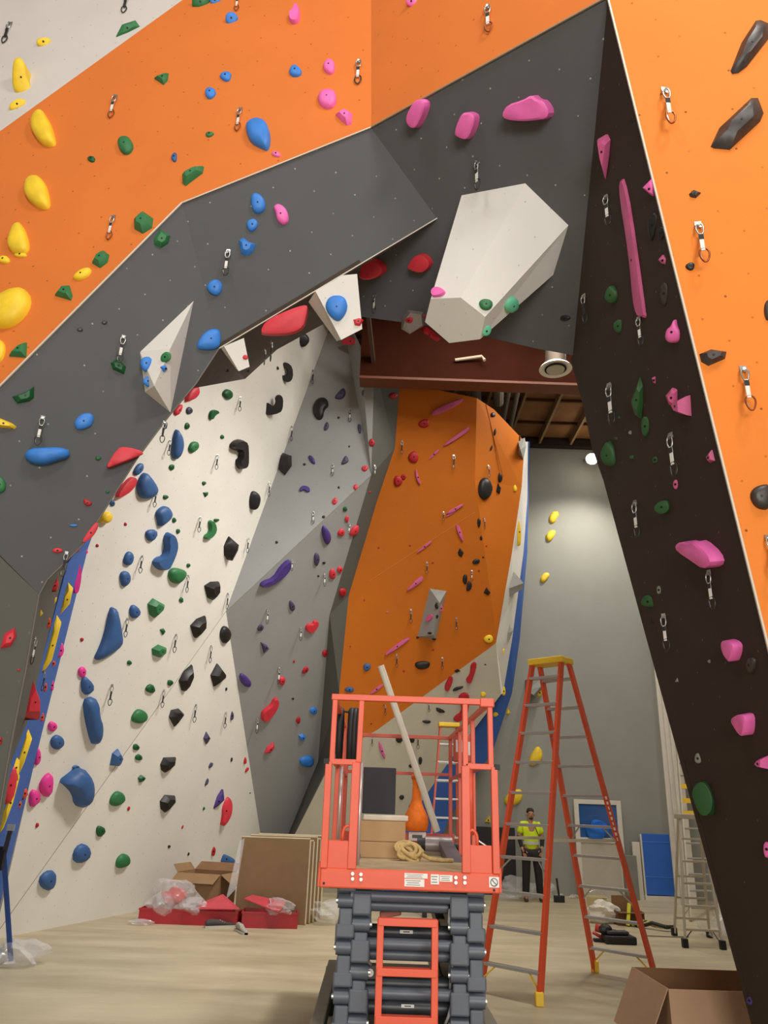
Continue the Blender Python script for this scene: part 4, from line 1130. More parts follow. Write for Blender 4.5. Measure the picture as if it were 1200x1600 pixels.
bars('mid_rail', [(V((XL + .02, YL, zm)), V((xi, YL, zm))), (V((xj, YL, zm)), V((XR - .02, YL, zm)))], .036, .036)
for x in (XL + .0, XR - .0): MB().box((x, YL - .003, zm), (.035, .04, .035)).build('end_cap', M_blk, lift)
for a, b in ((XL + .04, xi - .02), (xj + .02, XR - .045)):
    MB().box(((a + b) / 2, YL, zd + .08), (b - a, .02, .165)).build('gate_plate', M_lift, lift, bevel=.006)
for cx, sg in ((fr(543, 1308).x, 1), (fr(738, 1318).x, 1)):
    c = V((cx, YL, zd + .2)); P = [c + V((cos(t) * .032, 0, sin(t) * .05 - .0)) for t in [pi * k / 8 for k in range(9)]]
    MB().tube([c + V((.032, 0, -.04))] + P + [c + V((-.032, 0, -.04))], .01, 8).build('lifting_eye', M_lift, lift, smooth=True)
for x, y0, y1, Y in ((534, 1198, 1312, 5.35), (565, 1192, 1352, 5.25)):
    a = fr(x, y0, Y); b = fr(x - 4, y1, Y); MB().tube([a, V((a.x, a.y, b.z))], .013, 10).build('slide_rod', M_silver, lift, smooth=True)
a = fr(735, 1192, 5.4); MB().tube([a, V((a.x, a.y, 1.45))], .02, 10).build('slide_rod', M_lift, lift, smooth=True)
bars('gate_latch_bar', [(fr(745, 1312, 5.3), fr(766, 1326, 5.3))], .012, .012, M_silver)
# side and rear frames
for x in (XL + .03, XR - .04):
    bars('side_top_rail', [(V((x, YL, ztop)), V((x, YR, ztop)))], .035, .035)
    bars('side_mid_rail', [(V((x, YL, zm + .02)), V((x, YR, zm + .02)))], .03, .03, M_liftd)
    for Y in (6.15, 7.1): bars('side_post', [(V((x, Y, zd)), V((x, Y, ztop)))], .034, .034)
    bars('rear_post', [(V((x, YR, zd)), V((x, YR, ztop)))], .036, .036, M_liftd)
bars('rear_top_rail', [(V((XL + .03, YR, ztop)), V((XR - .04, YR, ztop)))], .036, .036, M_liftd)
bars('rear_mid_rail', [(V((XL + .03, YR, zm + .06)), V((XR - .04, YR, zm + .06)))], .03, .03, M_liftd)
# scissor stack: knuckles at the front end, arms sloping away both up and down
def zof(x, y, Y): return atY(x, y, Y).z
YS = 5.28
outz = [zof(540, 1407, YS), zof(540, 1480, YS), zof(540, 1557, YS)]
sp = (outz[0] - outz[2]) / 2
outz.append(outz[2] - sp)
xo = (atY(538, 1480, YS).x + .0, atY(743, 1480, YS).x + .0)
xin = (atY(563, 1480, YS).x, atY(717, 1480, YS).x)
def knuckle(x, z, wide):
    k_ = MB().tube([(x - wide / 2, YS, z), (x + wide / 2, YS, z)], .043, 16).build('pivot_knuckle', M_sciss, lift, smooth=40)
    for s in (-1, 1): MB().tube([(x + s * wide / 2, YS, z), (x + s * (wide / 2 + .012), YS, z)], .016, 10).build('pin', M_ss, k_)
for s in (0, 1):
    for i, z in enumerate(outz):
        x = xo[s]; knuckle(x, z, .105)
        MB().bar((x, YS + .02, z + .02), (x, YS + 2.05, z + sp * .95), .125, .09).build('arm', M_sciss, lift, bevel=.008)
        MB().bar((x, YS - .0, z), (x, YS + 2.05, z - sp * .95), .095, .09).build('arm', M_sciss, lift, bevel=.008)
        MB().bar((x, YS - .035, z + .055), (x, YS - .035, z + .135), .12, .03).build('arm_end_plate', M_sciss, lift, bevel=.012)
        MB().bar((x, YS - .03, z - .04), (x, YS - .03, z - .17), .085, .03).build('lug_plate', M_sciss, lift, bevel=.01)
    for i, z in enumerate([q - sp / 2 for q in outz[:3]]):
        x = xin[s]; knuckle(x, z, .11)
        MB().bar((x, YS + .02, z + .02), (x, YS + 2.05, z + sp * .95), .125, .09).build('inner_arm', M_sciss, lift, bevel=.008)
        MB().bar((x, YS, z), (x, YS + 2.05, z - sp * .95), .095, .09).build('inner_arm', M_sciss, lift, bevel=.008)
        MB().bar((x, YS - .035, z + .055), (x, YS - .035, z + .18), .12, .03).build('arm_end_plate', M_sciss, lift, bevel=.012)
        MB().bar((x, YS - .03, z - .04), (x, YS - .03, z - .17), .085, .03).build('lug_plate', M_sciss, lift, bevel=.01)
def ctube(y, x0, x1, r, m, Y=YS + .02):
    a = atY(x0, y - (x0 - 640) * .0 - 2, Y); b = atY(x1, y + 2, Y); z = (a.z + b.z) / 2
    return MB().tube([(a.x, Y, z), (b.x, Y, z)], r, 16).build('cross_tube', m, lift, smooth=40)
M_cyl = mat('dark cylinder paint', (52, 55, 60), .4, noise=.05)
ctube(1402, 548, 730, .033, M_sciss, YS - .01); ctube(1416, 572, 700, .035, M_sciss, YS + .06)
ctube(1476, 546, 732, .034, M_sciss); ctube(1492, 568, 705, .034, M_sciss, YS + .1)
ctube(1553, 544, 732, .035, M_sciss); 
for y in (1457, 1537, 1574):
    c_ = ctube(y, 566, 708, .045, M_cyl, YS + .16)
    for x in (583, 589, 686) if y != 1574 else ():
        p = atY(x, y, YS + .16); MB().tube([(p.x - .003, p.y, c_.location.z + 0), (p.x + .003, p.y, c_.location.z)], .048, 16).build('clamp_ring', M_ss, c_)
for y, x0, x1 in ((1456, 625, 645), (1572, 627, 647)):
    a = atY(x0, y - 3, YS + .112); b = atY(x1, y + 3, YS + .112)
    s = MB().box((a + b) / 2, (b.x - a.x, .004, a.z - b.z)).build('sticker', M_lab, lift)
    MB().box((a + b) / 2 + V((0, -.003, 0)), ((b.x - a.x) * .5, .002, (a.z - b.z) * .35)).build('print_mark', M_ink, s)
for pts in (((703, 1420), (701, 1440), (712, 1470), (708, 1500), (704, 1530), (703, 1548)), ((564, 1480), (574, 1500), (580, 1508)), ((706, 1568), (700, 1590), (694, 1604))):
    MB().tube([atY(x, y, YS - .02 + .01 * i) for i, (x, y) in enumerate(pts)], .009, 8).build('hydraulic_hose', mat('grey hose', (140, 140, 138), .5), lift, smooth=True)
p = atY(576, 1517, YS + .05); hb = MB().box(p, (.12, .1, .07)).build('valve_box', mat('dark grey box', (84, 82, 78), .6), lift, bevel=.005)
MB().tube([p + V((.01, -.052, 0)), p + V((.01, -.056, 0))], .022, 14).build('round_sticker', M_lab, lift)
p = atY(610, 1428, YS + .2); MB().bar(p + V((-.07, 0, -.01)), p + V((.07, 0, .015)), .04, .04, (0, 1, 0)).build('hose_sleeve', mat('dusty salmon sleeve', (190, 110, 96), .6), lift, bevel=.01)
# entry ladder
YE = 5.08
for x0, x1 in ((597, 589), (680, 678)):
    a = atY(x0, 1437, YE); MB().bar((atY((x0 + x1) / 2, 1500, YE).x, YE, a.z), (atY((x0 + x1) / 2, 1500, YE).x, YE, .12), .04, .05).build('ladder_rail', M_lift, lift, bevel=.004)
xa, xb = atY(593, 1500, YE).x, atY(679, 1500, YE).x
for y in (1441, 1519, 1594, 1680):
    MB().box(((xa + xb) / 2, YE, atY(637, y, YE).z), (xb - xa + .03, .06, .042)).build('ladder_rung', M_lift, lift, bevel=.004)
# chassis below (mostly under the frame)
zc = .36
MB().box(((XL + XR) / 2, YS + 1.05, zc - .12), (.86, 2.3, .2)).build('chassis', M_sciss, lift, bevel=.02)
for x in (XL + .02, XR - .02):
    MB().bar((x, YS - .25, zc - .06), (x, YS + 2.2, zc - .06), .09, .1).build('chassis_rail', mat('dusty steel', (130, 122, 108), .6), lift, bevel=.01)
    for Y in (YS + .15, YS + 1.95):
        w_ = MB().tube([(x - .05, Y, .17), (x + .05, Y, .17)], .17, 24).build('wheel', M_blk, lift, smooth=40)
        MB().tube([(x - .055, Y, .17), (x + .055, Y, .17)], .08, 16).build('hub', M_sciss, w_, smooth=40)
# control box and hose coil on the rails
c = atY(722, 1170, 7.3)
t = thing('control_box', 'small control box with white labels clipped to the right guard rail', 'box', c)
MB().box(c, (.16, .1, .24)).build('housing', M_liftd, t, bevel=.01)
MB().box(c + V((-.03, -.055, .02)), (.07, .006, .11)).build('label_plate', M_lab, t)
MB().box(c + V((.05, -.055, -.0)), (.04, .006, .12)).build('label_plate', M_lab, t)
MB().tube([c + V((.02, -.03, .12)), c + V((.02, -.04, .17))], .012, 8).build('joystick', M_blk, t)
MB().tube([c + V((0, 0, -.12)), c + V((.02, -.02, -.35)), c + V((.05, 0, -.75))], .012, 8).build('cable', mat('grey hose', (140, 140, 138), .5), t, smooth=True)
c = atY(543, 1150, 6.15); c.x = XL + .12
t = thing('hose_coil', 'black coiled hose hanging on the left guard rail of the lift', 'hose', c)
for k_, dx in enumerate((-.085, .0, .03, .06)):
    P = [c + V((dx, cos(q) * .12, sin(q) * .2)) for q in [2 * pi * i / 20 for i in range(20)]]
    MB().tube(P, .026, 8, closed=True).build('loop', M_blk, t, smooth=True)
for k_ in range(2): MB().tube([c + V((.02 + k_ * .05, 0, .18)), V((XL + .03, c.y, ztop + .02))], .008, 6).build('hanging_strap', M_blk, t)
M_card = mat('kraft cardboard', (182, 148, 106), .85, noise=.06)
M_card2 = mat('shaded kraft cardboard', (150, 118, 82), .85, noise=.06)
def ondeck(x, y): return atZ(x, y, zd - .01)
c0 = ondeck(597, 1341)
def carton(c, d, label, m=M_card, rz=0, tape=True):
    t = thing('carton', label, 'box', c)
    R = Matrix.Rotation(rz, 3, 'Z')
    MB().box(V(c) + V((0, 0, d[2] / 2)), d, R).build('body', m, t, bevel=.006)
    if tape: MB().box(V(c) + V((0, 0, d[2])) , (d[0] * .98, .05, .004), R).build('tape', mat('tan tape', (200, 176, 138), .5), t)
    return t
carton(c0 + V((0, .15, 0)), (.37, .3, .12), 'lower kraft carton of the pair on the lift deck')
carton(c0 + V((.0, .15, .122)), (.37, .3, .155), 'upper kraft carton of the pair on the lift deck')
o = MB().box(c0 + V((.02, .15, .278 + .022)), (.37, .3, .042)).build('flat_tray', mat('pale tray', (214, 204, 184), .7, noise=.1), bevel=.01); tag(o, 'pale flat tray lying on top of the two kraft cartons', 'tray')
o = MB().box(c0 + V((-.04, .18, .278 + .045 + .19)), (.28, .05, .37)).build('foam_pad', mat('charcoal foam', (52, 52, 56), .85), bevel=.008); tag(o, 'charcoal rectangular pad standing on the cartons on the lift', 'pad')
c = ondeck(684, 1334)
t = thing('cable_roll', 'silver wrapped roll with a black end lying on the lift deck', 'roll', c)
MB().tube([c + V((-.12, 0, .075)), c + V((.13, 0, .075))], .07, 18).build('wrap', mat('silver grey wrap', (150, 140, 138), .4, .3, bump=.3), t, smooth=40)
MB().tube([c + V((-.19, 0, .075)), c + V((-.12, 0, .075))], .055, 16).build('end', M_blk, t, smooth=40)
MB().tube([c + V((.13, 0, .07)), c + V((.24, 0, .06))], .03, 12).build('core', M_blk, t, smooth=40)
c = ondeck(688, 1337)
o = MB().box(c + V((.02, 0, .012)), (.5, .12, .03)).build('plank', mat('weathered plank', (128, 112, 90), .85, noise=.2)); tag(o, 'weathered short plank lying across the lift deck', 'plank')
c = ondeck(641, 1345)
t = thing('rope_bundle', 'bundle of tan rope with one loose end on the lift deck', 'rope', c)
M_rope = mat('tan rope', (196, 168, 112), .9, noise=.2, scale=40)
RB = random.Random(9)
for k_ in range(9):
    o_ = V((RB.uniform(-.04, .05), RB.uniform(-.03, .03), RB.uniform(.05, .09))); u_ = V((1, RB.uniform(-.5, .5), RB.uniform(-.5, .5))).normalized(); w_ = V((RB.uniform(-.4, .4), RB.uniform(-.2, 1), RB.uniform(.2, 1))).normalized()
    P = [c + o_ + u_ * cos(q) * .085 + w_ * sin(q) * .055 for q in [2 * pi * i / 16 for i in range(16)]]
    MB().tube(P, .016, 6, closed=True).build('coil', M_rope, t, smooth=True)
MB().tube([c + V((.08, -.02, .05)), c + V((.15, -.05, .02)), c + V((.24, -.06, .015)), c + V((.33, -.04, .015))], .016, 6).build('loose_end', M_rope, t, smooth=True)
o = MB().box(atY(652, 1307, YR - .05) , (.17, .01, .08)).build('instruction_plate', M_lab, lift); MB().box(atY(652, 1307, YR - .06), (.1, .004, .03)).build('print_mark', M_ink, o)
# orange bag hung on the rear rail
a = atY(651, 1214, 7.9); b = atY(650, 1299, 7.9)
hh = a.z - b.z
t = thing('hanging_bag', 'bright orange bag with a long gathered neck hanging from the rear lift rail', 'bag', b)
MB().lathe(b, [(.02, .0), (.11, .005), (.125, .08 * hh * 2), (.115, .28 * hh), (.07, .45 * hh), (.045, .6 * hh), (.04, .85 * hh), (.05, hh)], 18).build('sack', mat('orange nylon', (240, 120, 20), .7, noise=.15, scale=14, bump=.8), t, smooth=True)
MB().lathe(b + V((0, 0, hh)), [(.055, -.02), (.058, 0), (.05, .02)], 14).build('tie', mat('orange cord', (220, 100, 20), .6), t, smooth=True)
# white pipe
o = MB().tube([atY(683, 1299, 7.75), atY(595, 1040, 7.5)], .033, 16).build('long_pipe', mat('white pvc', (214, 208, 192), .4, noise=.03), smooth=40); tag(o, 'long white plastic pipe leaning up out of the lift', 'pipe')

# ============================================================ step ladders
M_fib = mat('orange fibreglass', (206, 74, 36), .45, noise=.05)
M_fibd = mat('faded red fibreglass', (190, 84, 60), .5, noise=.05)
M_alu = mat('aluminium', (172, 170, 164), .4, .5, noise=.04)
M_aluw = mat('worn aluminium', (196, 188, 168), .45, .3, noise=.06)
M_yel = mat('yellow plastic', (232, 190, 46), .5, noise=.05)
def lerp(a, b, t): return a + (b - a) * t
def stepladder(name, label, A1, A2, B1, B2, T, hw, gap, ts, mr, ms, mc, mf, rw=.07, sd=.08, braces=True, bsteps=True, tb=None):
    """A1, A2 front feet, B1, B2 rear feet, T centre of the cap"""
    A1, A2, B1, B2, T = map(V, (A1, A2, B1, B2, T)); ax = ((A2 - A1).normalized() + (B2 - B1).normalized()).normalized()
    back = ((B1 + B2) / 2 - (A1 + A2) / 2); back.z = 0; back.normalize()
    t = thing(name, label, 'ladder', (A1 + A2 + B1 + B2) / 4)
    fa = [T - ax * hw - back * gap, T + ax * hw - back * gap]; fb = [T - ax * hw + back * gap, T + ax * hw + back * gap]
    for q, p in ((A1, fa[0]), (A2, fa[1])): MB().bar(q, p, rw, rw * .45, ax.cross(V((0, 0, 1)))).build('front_rail', mr, t, bevel=.003)
    for q, p in ((B1, fb[0]), (B2, fb[1])): MB().bar(q, p, rw, rw * .45, ax.cross(V((0, 0, 1)))).build('rear_rail', mr, t, bevel=.003)
    MB().box(T + V((0, 0, .01)), (hw * 2 + .07, gap * 2 + .14, .07), Matrix((ax, V((0, 0, 1)).cross(ax), V((0, 0, 1)))).transposed()).build('top_cap', mc, t, bevel=.01)
    for i, s in enumerate(ts):
        a, b = lerp(A1, fa[0], s), lerp(A2, fa[1], s)
        MB().bar(a, b, sd, .028, back).build('step', ms, t, bevel=.003)
        if braces and i in (0, len(ts) // 3):
            for u, w in ((a, b), (b, a)): MB().bar(lerp(u, w, .22), u - (T - A1).normalized() * .14, .018, .01, back).build('brace', mf if i == 0 else ms, t)
    for i, s in enumerate(tb if tb is not None else ts):
        a, b = lerp(B1, fb[0], s), lerp(B2, fb[1], s)
        MB().bar(a, b, sd if bsteps else .03, .028, back).build('step' if bsteps else 'rear_rung', ms, t, bevel=.003)
        if braces and bsteps and i in (0, 2, 4):
            for u, w in ((a, b), (b, a)): MB().bar(lerp(u, w, .25), u - (T - B1).normalized() * .16, .018, .01, back).build('brace', mf if i == 0 else ms, t)
    for q in (A1, A2, B1, B2):
        MB().box(q + V((0, 0, .055)), (.075, .075, .11)).build('foot', mf, t, bevel=.008)
    return t, fa, fb, ax, back
A1 = atZ(750, 1551, 0); A2 = atZ(843, 1572, 0); B1 = atZ(930, 1519, 0); B2 = atZ(1027, 1537, 0)
tm = ((A1 + A2) / 2 + (B1 + B2) / 2) / 2
Tq = V((0, 0, 0)); Tq = atY(860, 1036, tm.y)
sl, fa, fb, ax, back = stepladder('step_ladder', 'tall orange fibreglass step ladder with yellow cap and feet, right of the lift', A1, A2, B1, B2, Tq, .19, .065, [.075 + .0965 * k for k in range(10)], M_fib, M_alu, M_yel, M_yel, .075, .075)
for k_ in (.42,):
    for i in (0, 1): MB().bar(lerp((A1, A2)[i], fa[i], k_ - .0), lerp((B1, B2)[i], fb[i], k_ - .0), .03, .012, (0, 0, 1)).build('spreader_bar', M_aluw, sl)
lt = MB()
rl = lambda s: lerp(B2, fb[1], s)
bd = (fb[1] - B2).normalized(); fn = (-back)
for k_ in range(9):
    q = rl(.42 + .016 * k_) + (EYE - rl(.45)).normalized() * .045
    lt.bar(q, q + bd * .03, .022 if k_ % 3 else .012, .002, ax)
lt.build('printed_letters', mat('white print', (225, 215, 205), .6, noise=0), sl)
# second orange ladder far behind the lift
Y2 = 13.3; F1 = V((atY(676, 1290, Y2).x - .12, Y2, 0)); F2 = V((atY(723, 1290, Y2).x + .12, Y2, 0)); T2 = atY(701, 1134, Y2 + .45)
stepladder('step_ladder', 'distant orange step ladder with a yellow cap seen through the lift rails', F1, F2, F1 + V((.1, 1.1, 0)), F2 + V((-.1, 1.1, 0)), T2, .15, .08, [.09 + .1 * k for k in range(9)], M_fibd, M_alu, M_yel, M_blk, .07, .07, True, False)
# silver multi-position ladder
s1 = atZ(1071, 1481, 0); s2 = atZ(1130, 1484, 0); r1 = atZ(1054, 1462, 0); r2 = atZ(1109, 1465, 0)
Ts = atY(1077, 1277, (s1.y + r1.y) / 2)
stepladder('step_ladder', 'silver aluminium step ladder with black feet beside the dark pillar', s1, s2, r1, r2, Ts, .15, .07, [.13, .3, .47, .64, .82], M_aluw, M_aluw, M_aluw, M_blk, .055, .05, True, False, tb=[.15, .32, .5])
# extension ladder and long boards leaning against the rear wall
p0 = atZ(1079, 1440, 0); p1 = p0 + V((.5, 0, 0)); q0 = atY(1053, 1110, 17.0); q1 = q0 + V((.48, 0, 0))
t = thing('extension_ladder', 'long aluminium extension ladder leaning on the rear wall behind the silver ladder', 'ladder', (p0 + p1) / 2)
for a, b in ((p0, q0), (p1, q1)): MB().bar(a, b, .03, .09).build('rail', M_aluw, t)
for k_ in range(15): MB().tube([lerp(p0, q0, .05 + .064 * k_), lerp(p1, q1, .05 + .064 * k_)], .017, 8).build('rung', M_alu, t)
for s in (.44, .5, .57): 
    a, b = lerp(p0, q0, s), lerp(p1, q1, s); MB().bar(a + V((0, -.06, 0)), b + V((0, -.06, 0)), .09, .004, (0, .2, 1)).build('yellow_label', M_yel, t)
M_wht = mat('white painted board', (214, 206, 192), .6, noise=.03)
for k_, (x0, x1, lb) in enumerate(((1024, 1057, 'leftmost long white board leaning on the rear wall beside the dark pillar'), (1031, 1063, 'second long white board leaning on the rear wall beside the dark pillar'), (1041, 1070, 'third long white board leaning on the rear wall beside the dark pillar'))):
    b = atZ(x1, 1412, 0); b.y = 16.55 - .1 * k_; tt = atY(x0 - 6, 960, 17.1 - .12 * k_)
    o = MB().bar(b, tt, (.1, .12, .2)[k_], .04).build('long_board', M_wht, bevel=.004); tag(o, lb, 'board', 'long white boards at the rear wall')

# ============================================================ open carton in the foreground
def open_carton(label, c, d, flaps, rz, m, mi, th=.006):
    """d: size; flaps: (side, length, angle outwards from vertical) with side in f b l r"""
    c = V(c); t = thing('open_carton', label, 'box', c); R = Matrix.Rotation(rz, 3, 'Z'); x, y, z = d[0] / 2, d[1] / 2, d[2]
    def W(p): return c + R @ V(p)
    def panel(nm, a, b, cc, dd, mm):
        n = (V(b) - V(a)).cross(V(dd) - V(a)).normalized() * th
        MB().prism([W(a), W(b), W(cc), W(dd)], R @ n).build(nm, mm, t)
    panel('front_panel', (-x, -y, 0), (x, -y, 0), (x, -y, z), (-x, -y, z), m); panel('back_panel', (-x, y, 0), (x, y, 0), (x, y, z), (-x, y, z), mi)
    panel('side_panel', (-x, -y, 0), (-x, y, 0), (-x, y, z), (-x, -y, z), m); panel('side_panel', (x, -y, 0), (x, y, 0), (x, y, z), (x, -y, z), mi)
    panel('bottom_panel', (-x, -y, .004), (x, -y, .004), (x, y, .004), (-x, y, .004), mi)
    for s, L, an in flaps:
        a = radians(an); o, u = sin(a) * L, cos(a) * L
        e = .012
        if s == 'f': panel('flap', (-x, -y, z), (x, -y, z), (x - e, -y - o, z + u), (-x + e, -y - o, z + u), m)
        if s == 'b': panel('flap', (-x, y, z), (x, y, z), (x - e, y + o, z + u), (-x + e, y + o, z + u), mi)
        if s == 'l': panel('flap', (-x, -y, z), (-x, y, z), (-x - o, y - e, z + u), (-x - o, -y + e, z + u), m)
        if s == 'r': panel('flap', (x, -y, z), (x, y, z), (x + o, y - e, z + u), (x + o, -y + e, z + u), m)
    return t
M_cbx = mat('pinkish kraft cardboard', (176, 142, 112), .8, noise=.05)
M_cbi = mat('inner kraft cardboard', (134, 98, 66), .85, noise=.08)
YX = 6.15
e0 = atY(1044, 1545, YX); zt = e0.z; wd_ = .95; e1 = e0 + V((wd_, 0, 0))
dp_ = atZ(1080, 1514, zt).y - YX
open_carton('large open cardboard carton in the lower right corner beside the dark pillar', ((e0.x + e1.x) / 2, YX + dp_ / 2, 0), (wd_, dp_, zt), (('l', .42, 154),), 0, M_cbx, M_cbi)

# ============================================================ left floor group
bx = atZ(300, 1428, 0)
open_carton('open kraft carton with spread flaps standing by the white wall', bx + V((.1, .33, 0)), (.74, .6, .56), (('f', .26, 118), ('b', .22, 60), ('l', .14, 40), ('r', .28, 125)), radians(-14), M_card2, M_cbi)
f0 = atZ(366, 1441, 0); f1_ = atZ(477, 1444, 0); wS = f1_.x - f0.x; yS = f0.y
for k_ in range(5):
    t = thing('flat_carton', ('front brown flat carton standing on edge in the stack left of the lift', 'second flat carton in the standing stack left of the lift', 'third flat carton in the standing stack left of the lift', 'fourth flat carton in the standing stack left of the lift', 'rearmost flat carton in the standing stack left of the lift')[k_], 'box', ((f0.x + f1_.x) / 2, yS + k_ * .13, 0), 'flat cartons standing left of the lift')
    cx = (f0.x + f1_.x) / 2 + k_ * .045; hz = 1.1 + (.03, 0, .05, .02, .06)[k_]
    MB().box((cx, yS + k_ * .13, hz / 2), (wS, .1, hz)).build('face', mat('dark kraft', (138, 110, 78), .85, noise=.06), t, bevel=.006)
    MB().box((cx + wS / 2 + .006, yS + k_ * .13, hz / 2), (.012, .1, hz - .02)).build('edge_cover', mat('cream edge foam', (214, 202, 172), .8, noise=.08, bump=.4), t)
    MB().box((cx, yS + k_ * .13, hz + .006), (wS, .1, .012)).build('top_cover', mat('cream edge foam', (214, 202, 172), .8), t)
M_film = mat('clear film', (240, 240, 240), .12, noise=0, alpha=.3, spec=1, bump=.9, scale=14)
def film(label, c, r, seed, m=None, amp=.35, cat='plastic'):
    o = MB().blob(c, r, seed, amp, 3).build('plastic_film', m or M_film); return tag(o, label, cat)
film('crumpled clear plastic film at the right edge of the standing cartons', V((f1_.x + .3, yS + .25, .14)), (.25, .3, .14), 5)
o = MB().prism([(f0.x - .02, yS - .07, 1.08), (f0.x + .05, yS - .075, 1.12), (f0.x - .0, yS - .08, .45), (f0.x - .13, yS - .12, .3)], (0, -.012, 0)).build('plastic_film', M_film); tag(o, 'strip of clear film hanging at the left edge of the standing cartons', 'plastic')
M_redp = mat('red plastic', (170, 26, 36), .45, noise=.05)
M_redd = mat('red sheet', (200, 70, 80), .5, noise=.05)
def crate(label, c, d, rz):
    c = V(c); t = thing('crate', label, 'crate', c, 'red crates in front of the cartons'); R = Matrix.Rotation(rz, 3, 'Z'); x, y, z = d[0] / 2, d[1] / 2, d[2]
    for nm, cc, dd in (('front_wall', (0, -y, z / 2), (2 * x, .015, z)), ('back_wall', (0, y, z / 2), (2 * x, .015, z)), ('side_wall', (-x, 0, z / 2), (.015, 2 * y, z)), ('side_wall', (x, 0, z / 2), (.015, 2 * y, z)), ('base', (0, 0, .01), (2 * x, 2 * y, .02)), ('rim', (0, -y - .006, z - .01), (2 * x + .03, .02, .025)), ('rib', (x * .33, -y - .006, z / 2), (.02, .012, z)), ('rib', (-x * .33, -y - .006, z / 2), (.02, .012, z))):
        MB().box(c + R @ V(cc), dd, R).build(nm, M_redp, t)
    return t
ca = atZ(248, 1444, 0); cb_ = atZ(326, 1447, 0); cc_ = atZ(418, 1451, 0)
crate('left red plastic crate at the foot of the white wall', ca + V((0, .22, 0)), (.6, .4, .19), .05)
crate('middle red plastic crate in front of the open carton', cb_ + V((0, .22, 0)), (.76, .4, .18), -.02)
crate('right red plastic crate in front of the standing flat cartons', cc_ + V((0, .22, 0)), (.76, .4, .2), .1)
def sheet(label, pts, m=M_redd):
    o = MB().prism(pts, (0, 0, .012)).build('red_sheet', m); return tag(o, label, 'sheet')
z_ = .2
sheet('pale red sheet tilted over the middle red crate', [cb_ + V((-.2, .0, .2)), cb_ + V((.42, -.06, .22)), cb_ + V((.1, .3, .36)), cb_ + V((-.2, .32, .24))])
sheet('pale red sheet tilted over the right red crate', [cc_ + V((-.38, .1, .34)), cc_ + V((.15, -.08, .2)), cc_ + V((.2, .25, .3)), cc_ + V((-.3, .38, .36))])
o = MB().blob(ca + V((.12, .2, .32)), (.17, .14, .12), 3, .25).build('red_hold', mat('glossy red', (206, 40, 50), .3), smooth=60); tag(o, 'red climbing hold wrapped in clear plastic on the left crate', 'climbing hold')
film('crumpled clear plastic bag full of red holds on the left crate', ca + V((.14, .2, .33)), (.32, .24, .24), 11)
film('loose clear plastic between the left and middle red crates', cb_ + V((-.28, .1, .23)), (.2, .16, .1), 12)
film('clear plastic bag lying in the right red crate', cc_ + V((.14, .1, .26)), (.2, .16, .1), 13)
film('flattened scrap of clear plastic on the floor left of the crates', atZ(220, 1441, .03), (.16, .1, .04), 14)
def shoe(label, c, rz, m, L=.28):
    c = V(c); t = thing('shoe', label, 'shoe', c); R = Matrix.Rotation(rz, 3, 'Z')
    def ringo(x, w, h0, h1): return [(x, -w, h0), (x, w, h0), (x, w * .8, h1), (x, -w * .8, h1)]
    secs = [(-.5, .03, .02, .09), (-.42, .042, .02, .11), (-.2, .045, .02, .115), (.0, .045, .02, .085), (.25, .05, .02, .06), (.45, .04, .02, .045), (.5, .02, .02, .03)]
    mb = MB(); 
    for s in secs:
        for p in ringo(s[0] * L, s[1], s[2], s[3]): mb.v.append(c + R @ V(p))
    for i in range(len(secs) - 1):
        for j in range(4): mb.f.append((i * 4 + j, i * 4 + (j + 1) % 4, (i + 1) * 4 + (j + 1) % 4, (i + 1) * 4 + j))
    mb.f += [(0, 1, 2, 3), tuple(len(secs) * 4 - 4 + j for j in range(4))]
    u = mb.build('upper', m, t, smooth=True); sub = u.modifiers.new('s', 'SUBSURF'); sub.levels = 1; sub.render_levels = 1
    MB().add([c + R @ V((s[0] * L, k_ * (s[1] + .004), h_)) for s in secs for k_, h_ in ((-1, 0), (1, 0), (1, .025), (-1, .025))], [(i * 4 + j, i * 4 + (j + 1) % 4, (i + 1) * 4 + (j + 1) % 4, (i + 1) * 4 + j) for i in range(len(secs) - 1) for j in range(4)] + [(0, 1, 2, 3)]).build('sole', mat('pale sole', (190, 185, 172), .7), t)
    for k_ in range(3): MB().tube([c + R @ V((-.02 + .03 * k_, -.03, .09 - .012 * k_)), c + R @ V((-.02 + .03 * k_, .03, .09 - .012 * k_))], .004, 5).build('lace', mat('pale lace', (215, 212, 205), .8), t)
    return t
shoe('dark grey sneaker lying in front of the middle red crate', atZ(345, 1449, 0), .5, mat('dark grey knit', (70, 66, 62), .8, noise=.2, scale=40), .46)
shoe('pale mesh sneaker lying nearest on the floor before the red crates', atZ(377, 1457, 0), -1.1, mat('pale grey mesh', (168, 162, 152), .8, noise=.25, scale=60), .42)
# belay strap
c = atZ(16, 1507, 0)
t = thing('belay_strap', 'blue webbing strap with black buckle hanging down at the far left', 'strap', c)
pa = atY(6, 1336, 8.2); pb = c + V((0, 0, .03)); pt = atY(16, 1298, 8.1)
MB().bar(pb, pa, .05, .008, (1, .2, 0)).build('webbing', mat('blue webbing', (52, 84, 150), .8), t)
MB().bar(pa, pt, .045, .01, (1, .2, 0)).build('upper_webbing', mat('black white webbing', (60, 60, 62), .8), t)
MB().bar(pt, pt + V((.0, 0, .06)), .07, .02, (1, .2, 0)).build('hook', M_ss, t)
MB().box(pa + V((-.02, -.01, -.03)), (.08, .04, .22)).build('buckle', M_blk, t, bevel=.01)
MB().blob(c + V((-.12, 0, .06)), (.08, .08, .07), 9, .2).build('weight', M_ss, t, smooth=True)
film('crumpled clear plastic wrap on the floor around the blue strap', c + V((.06, .0, .1)), (.24, .2, .13), 21)

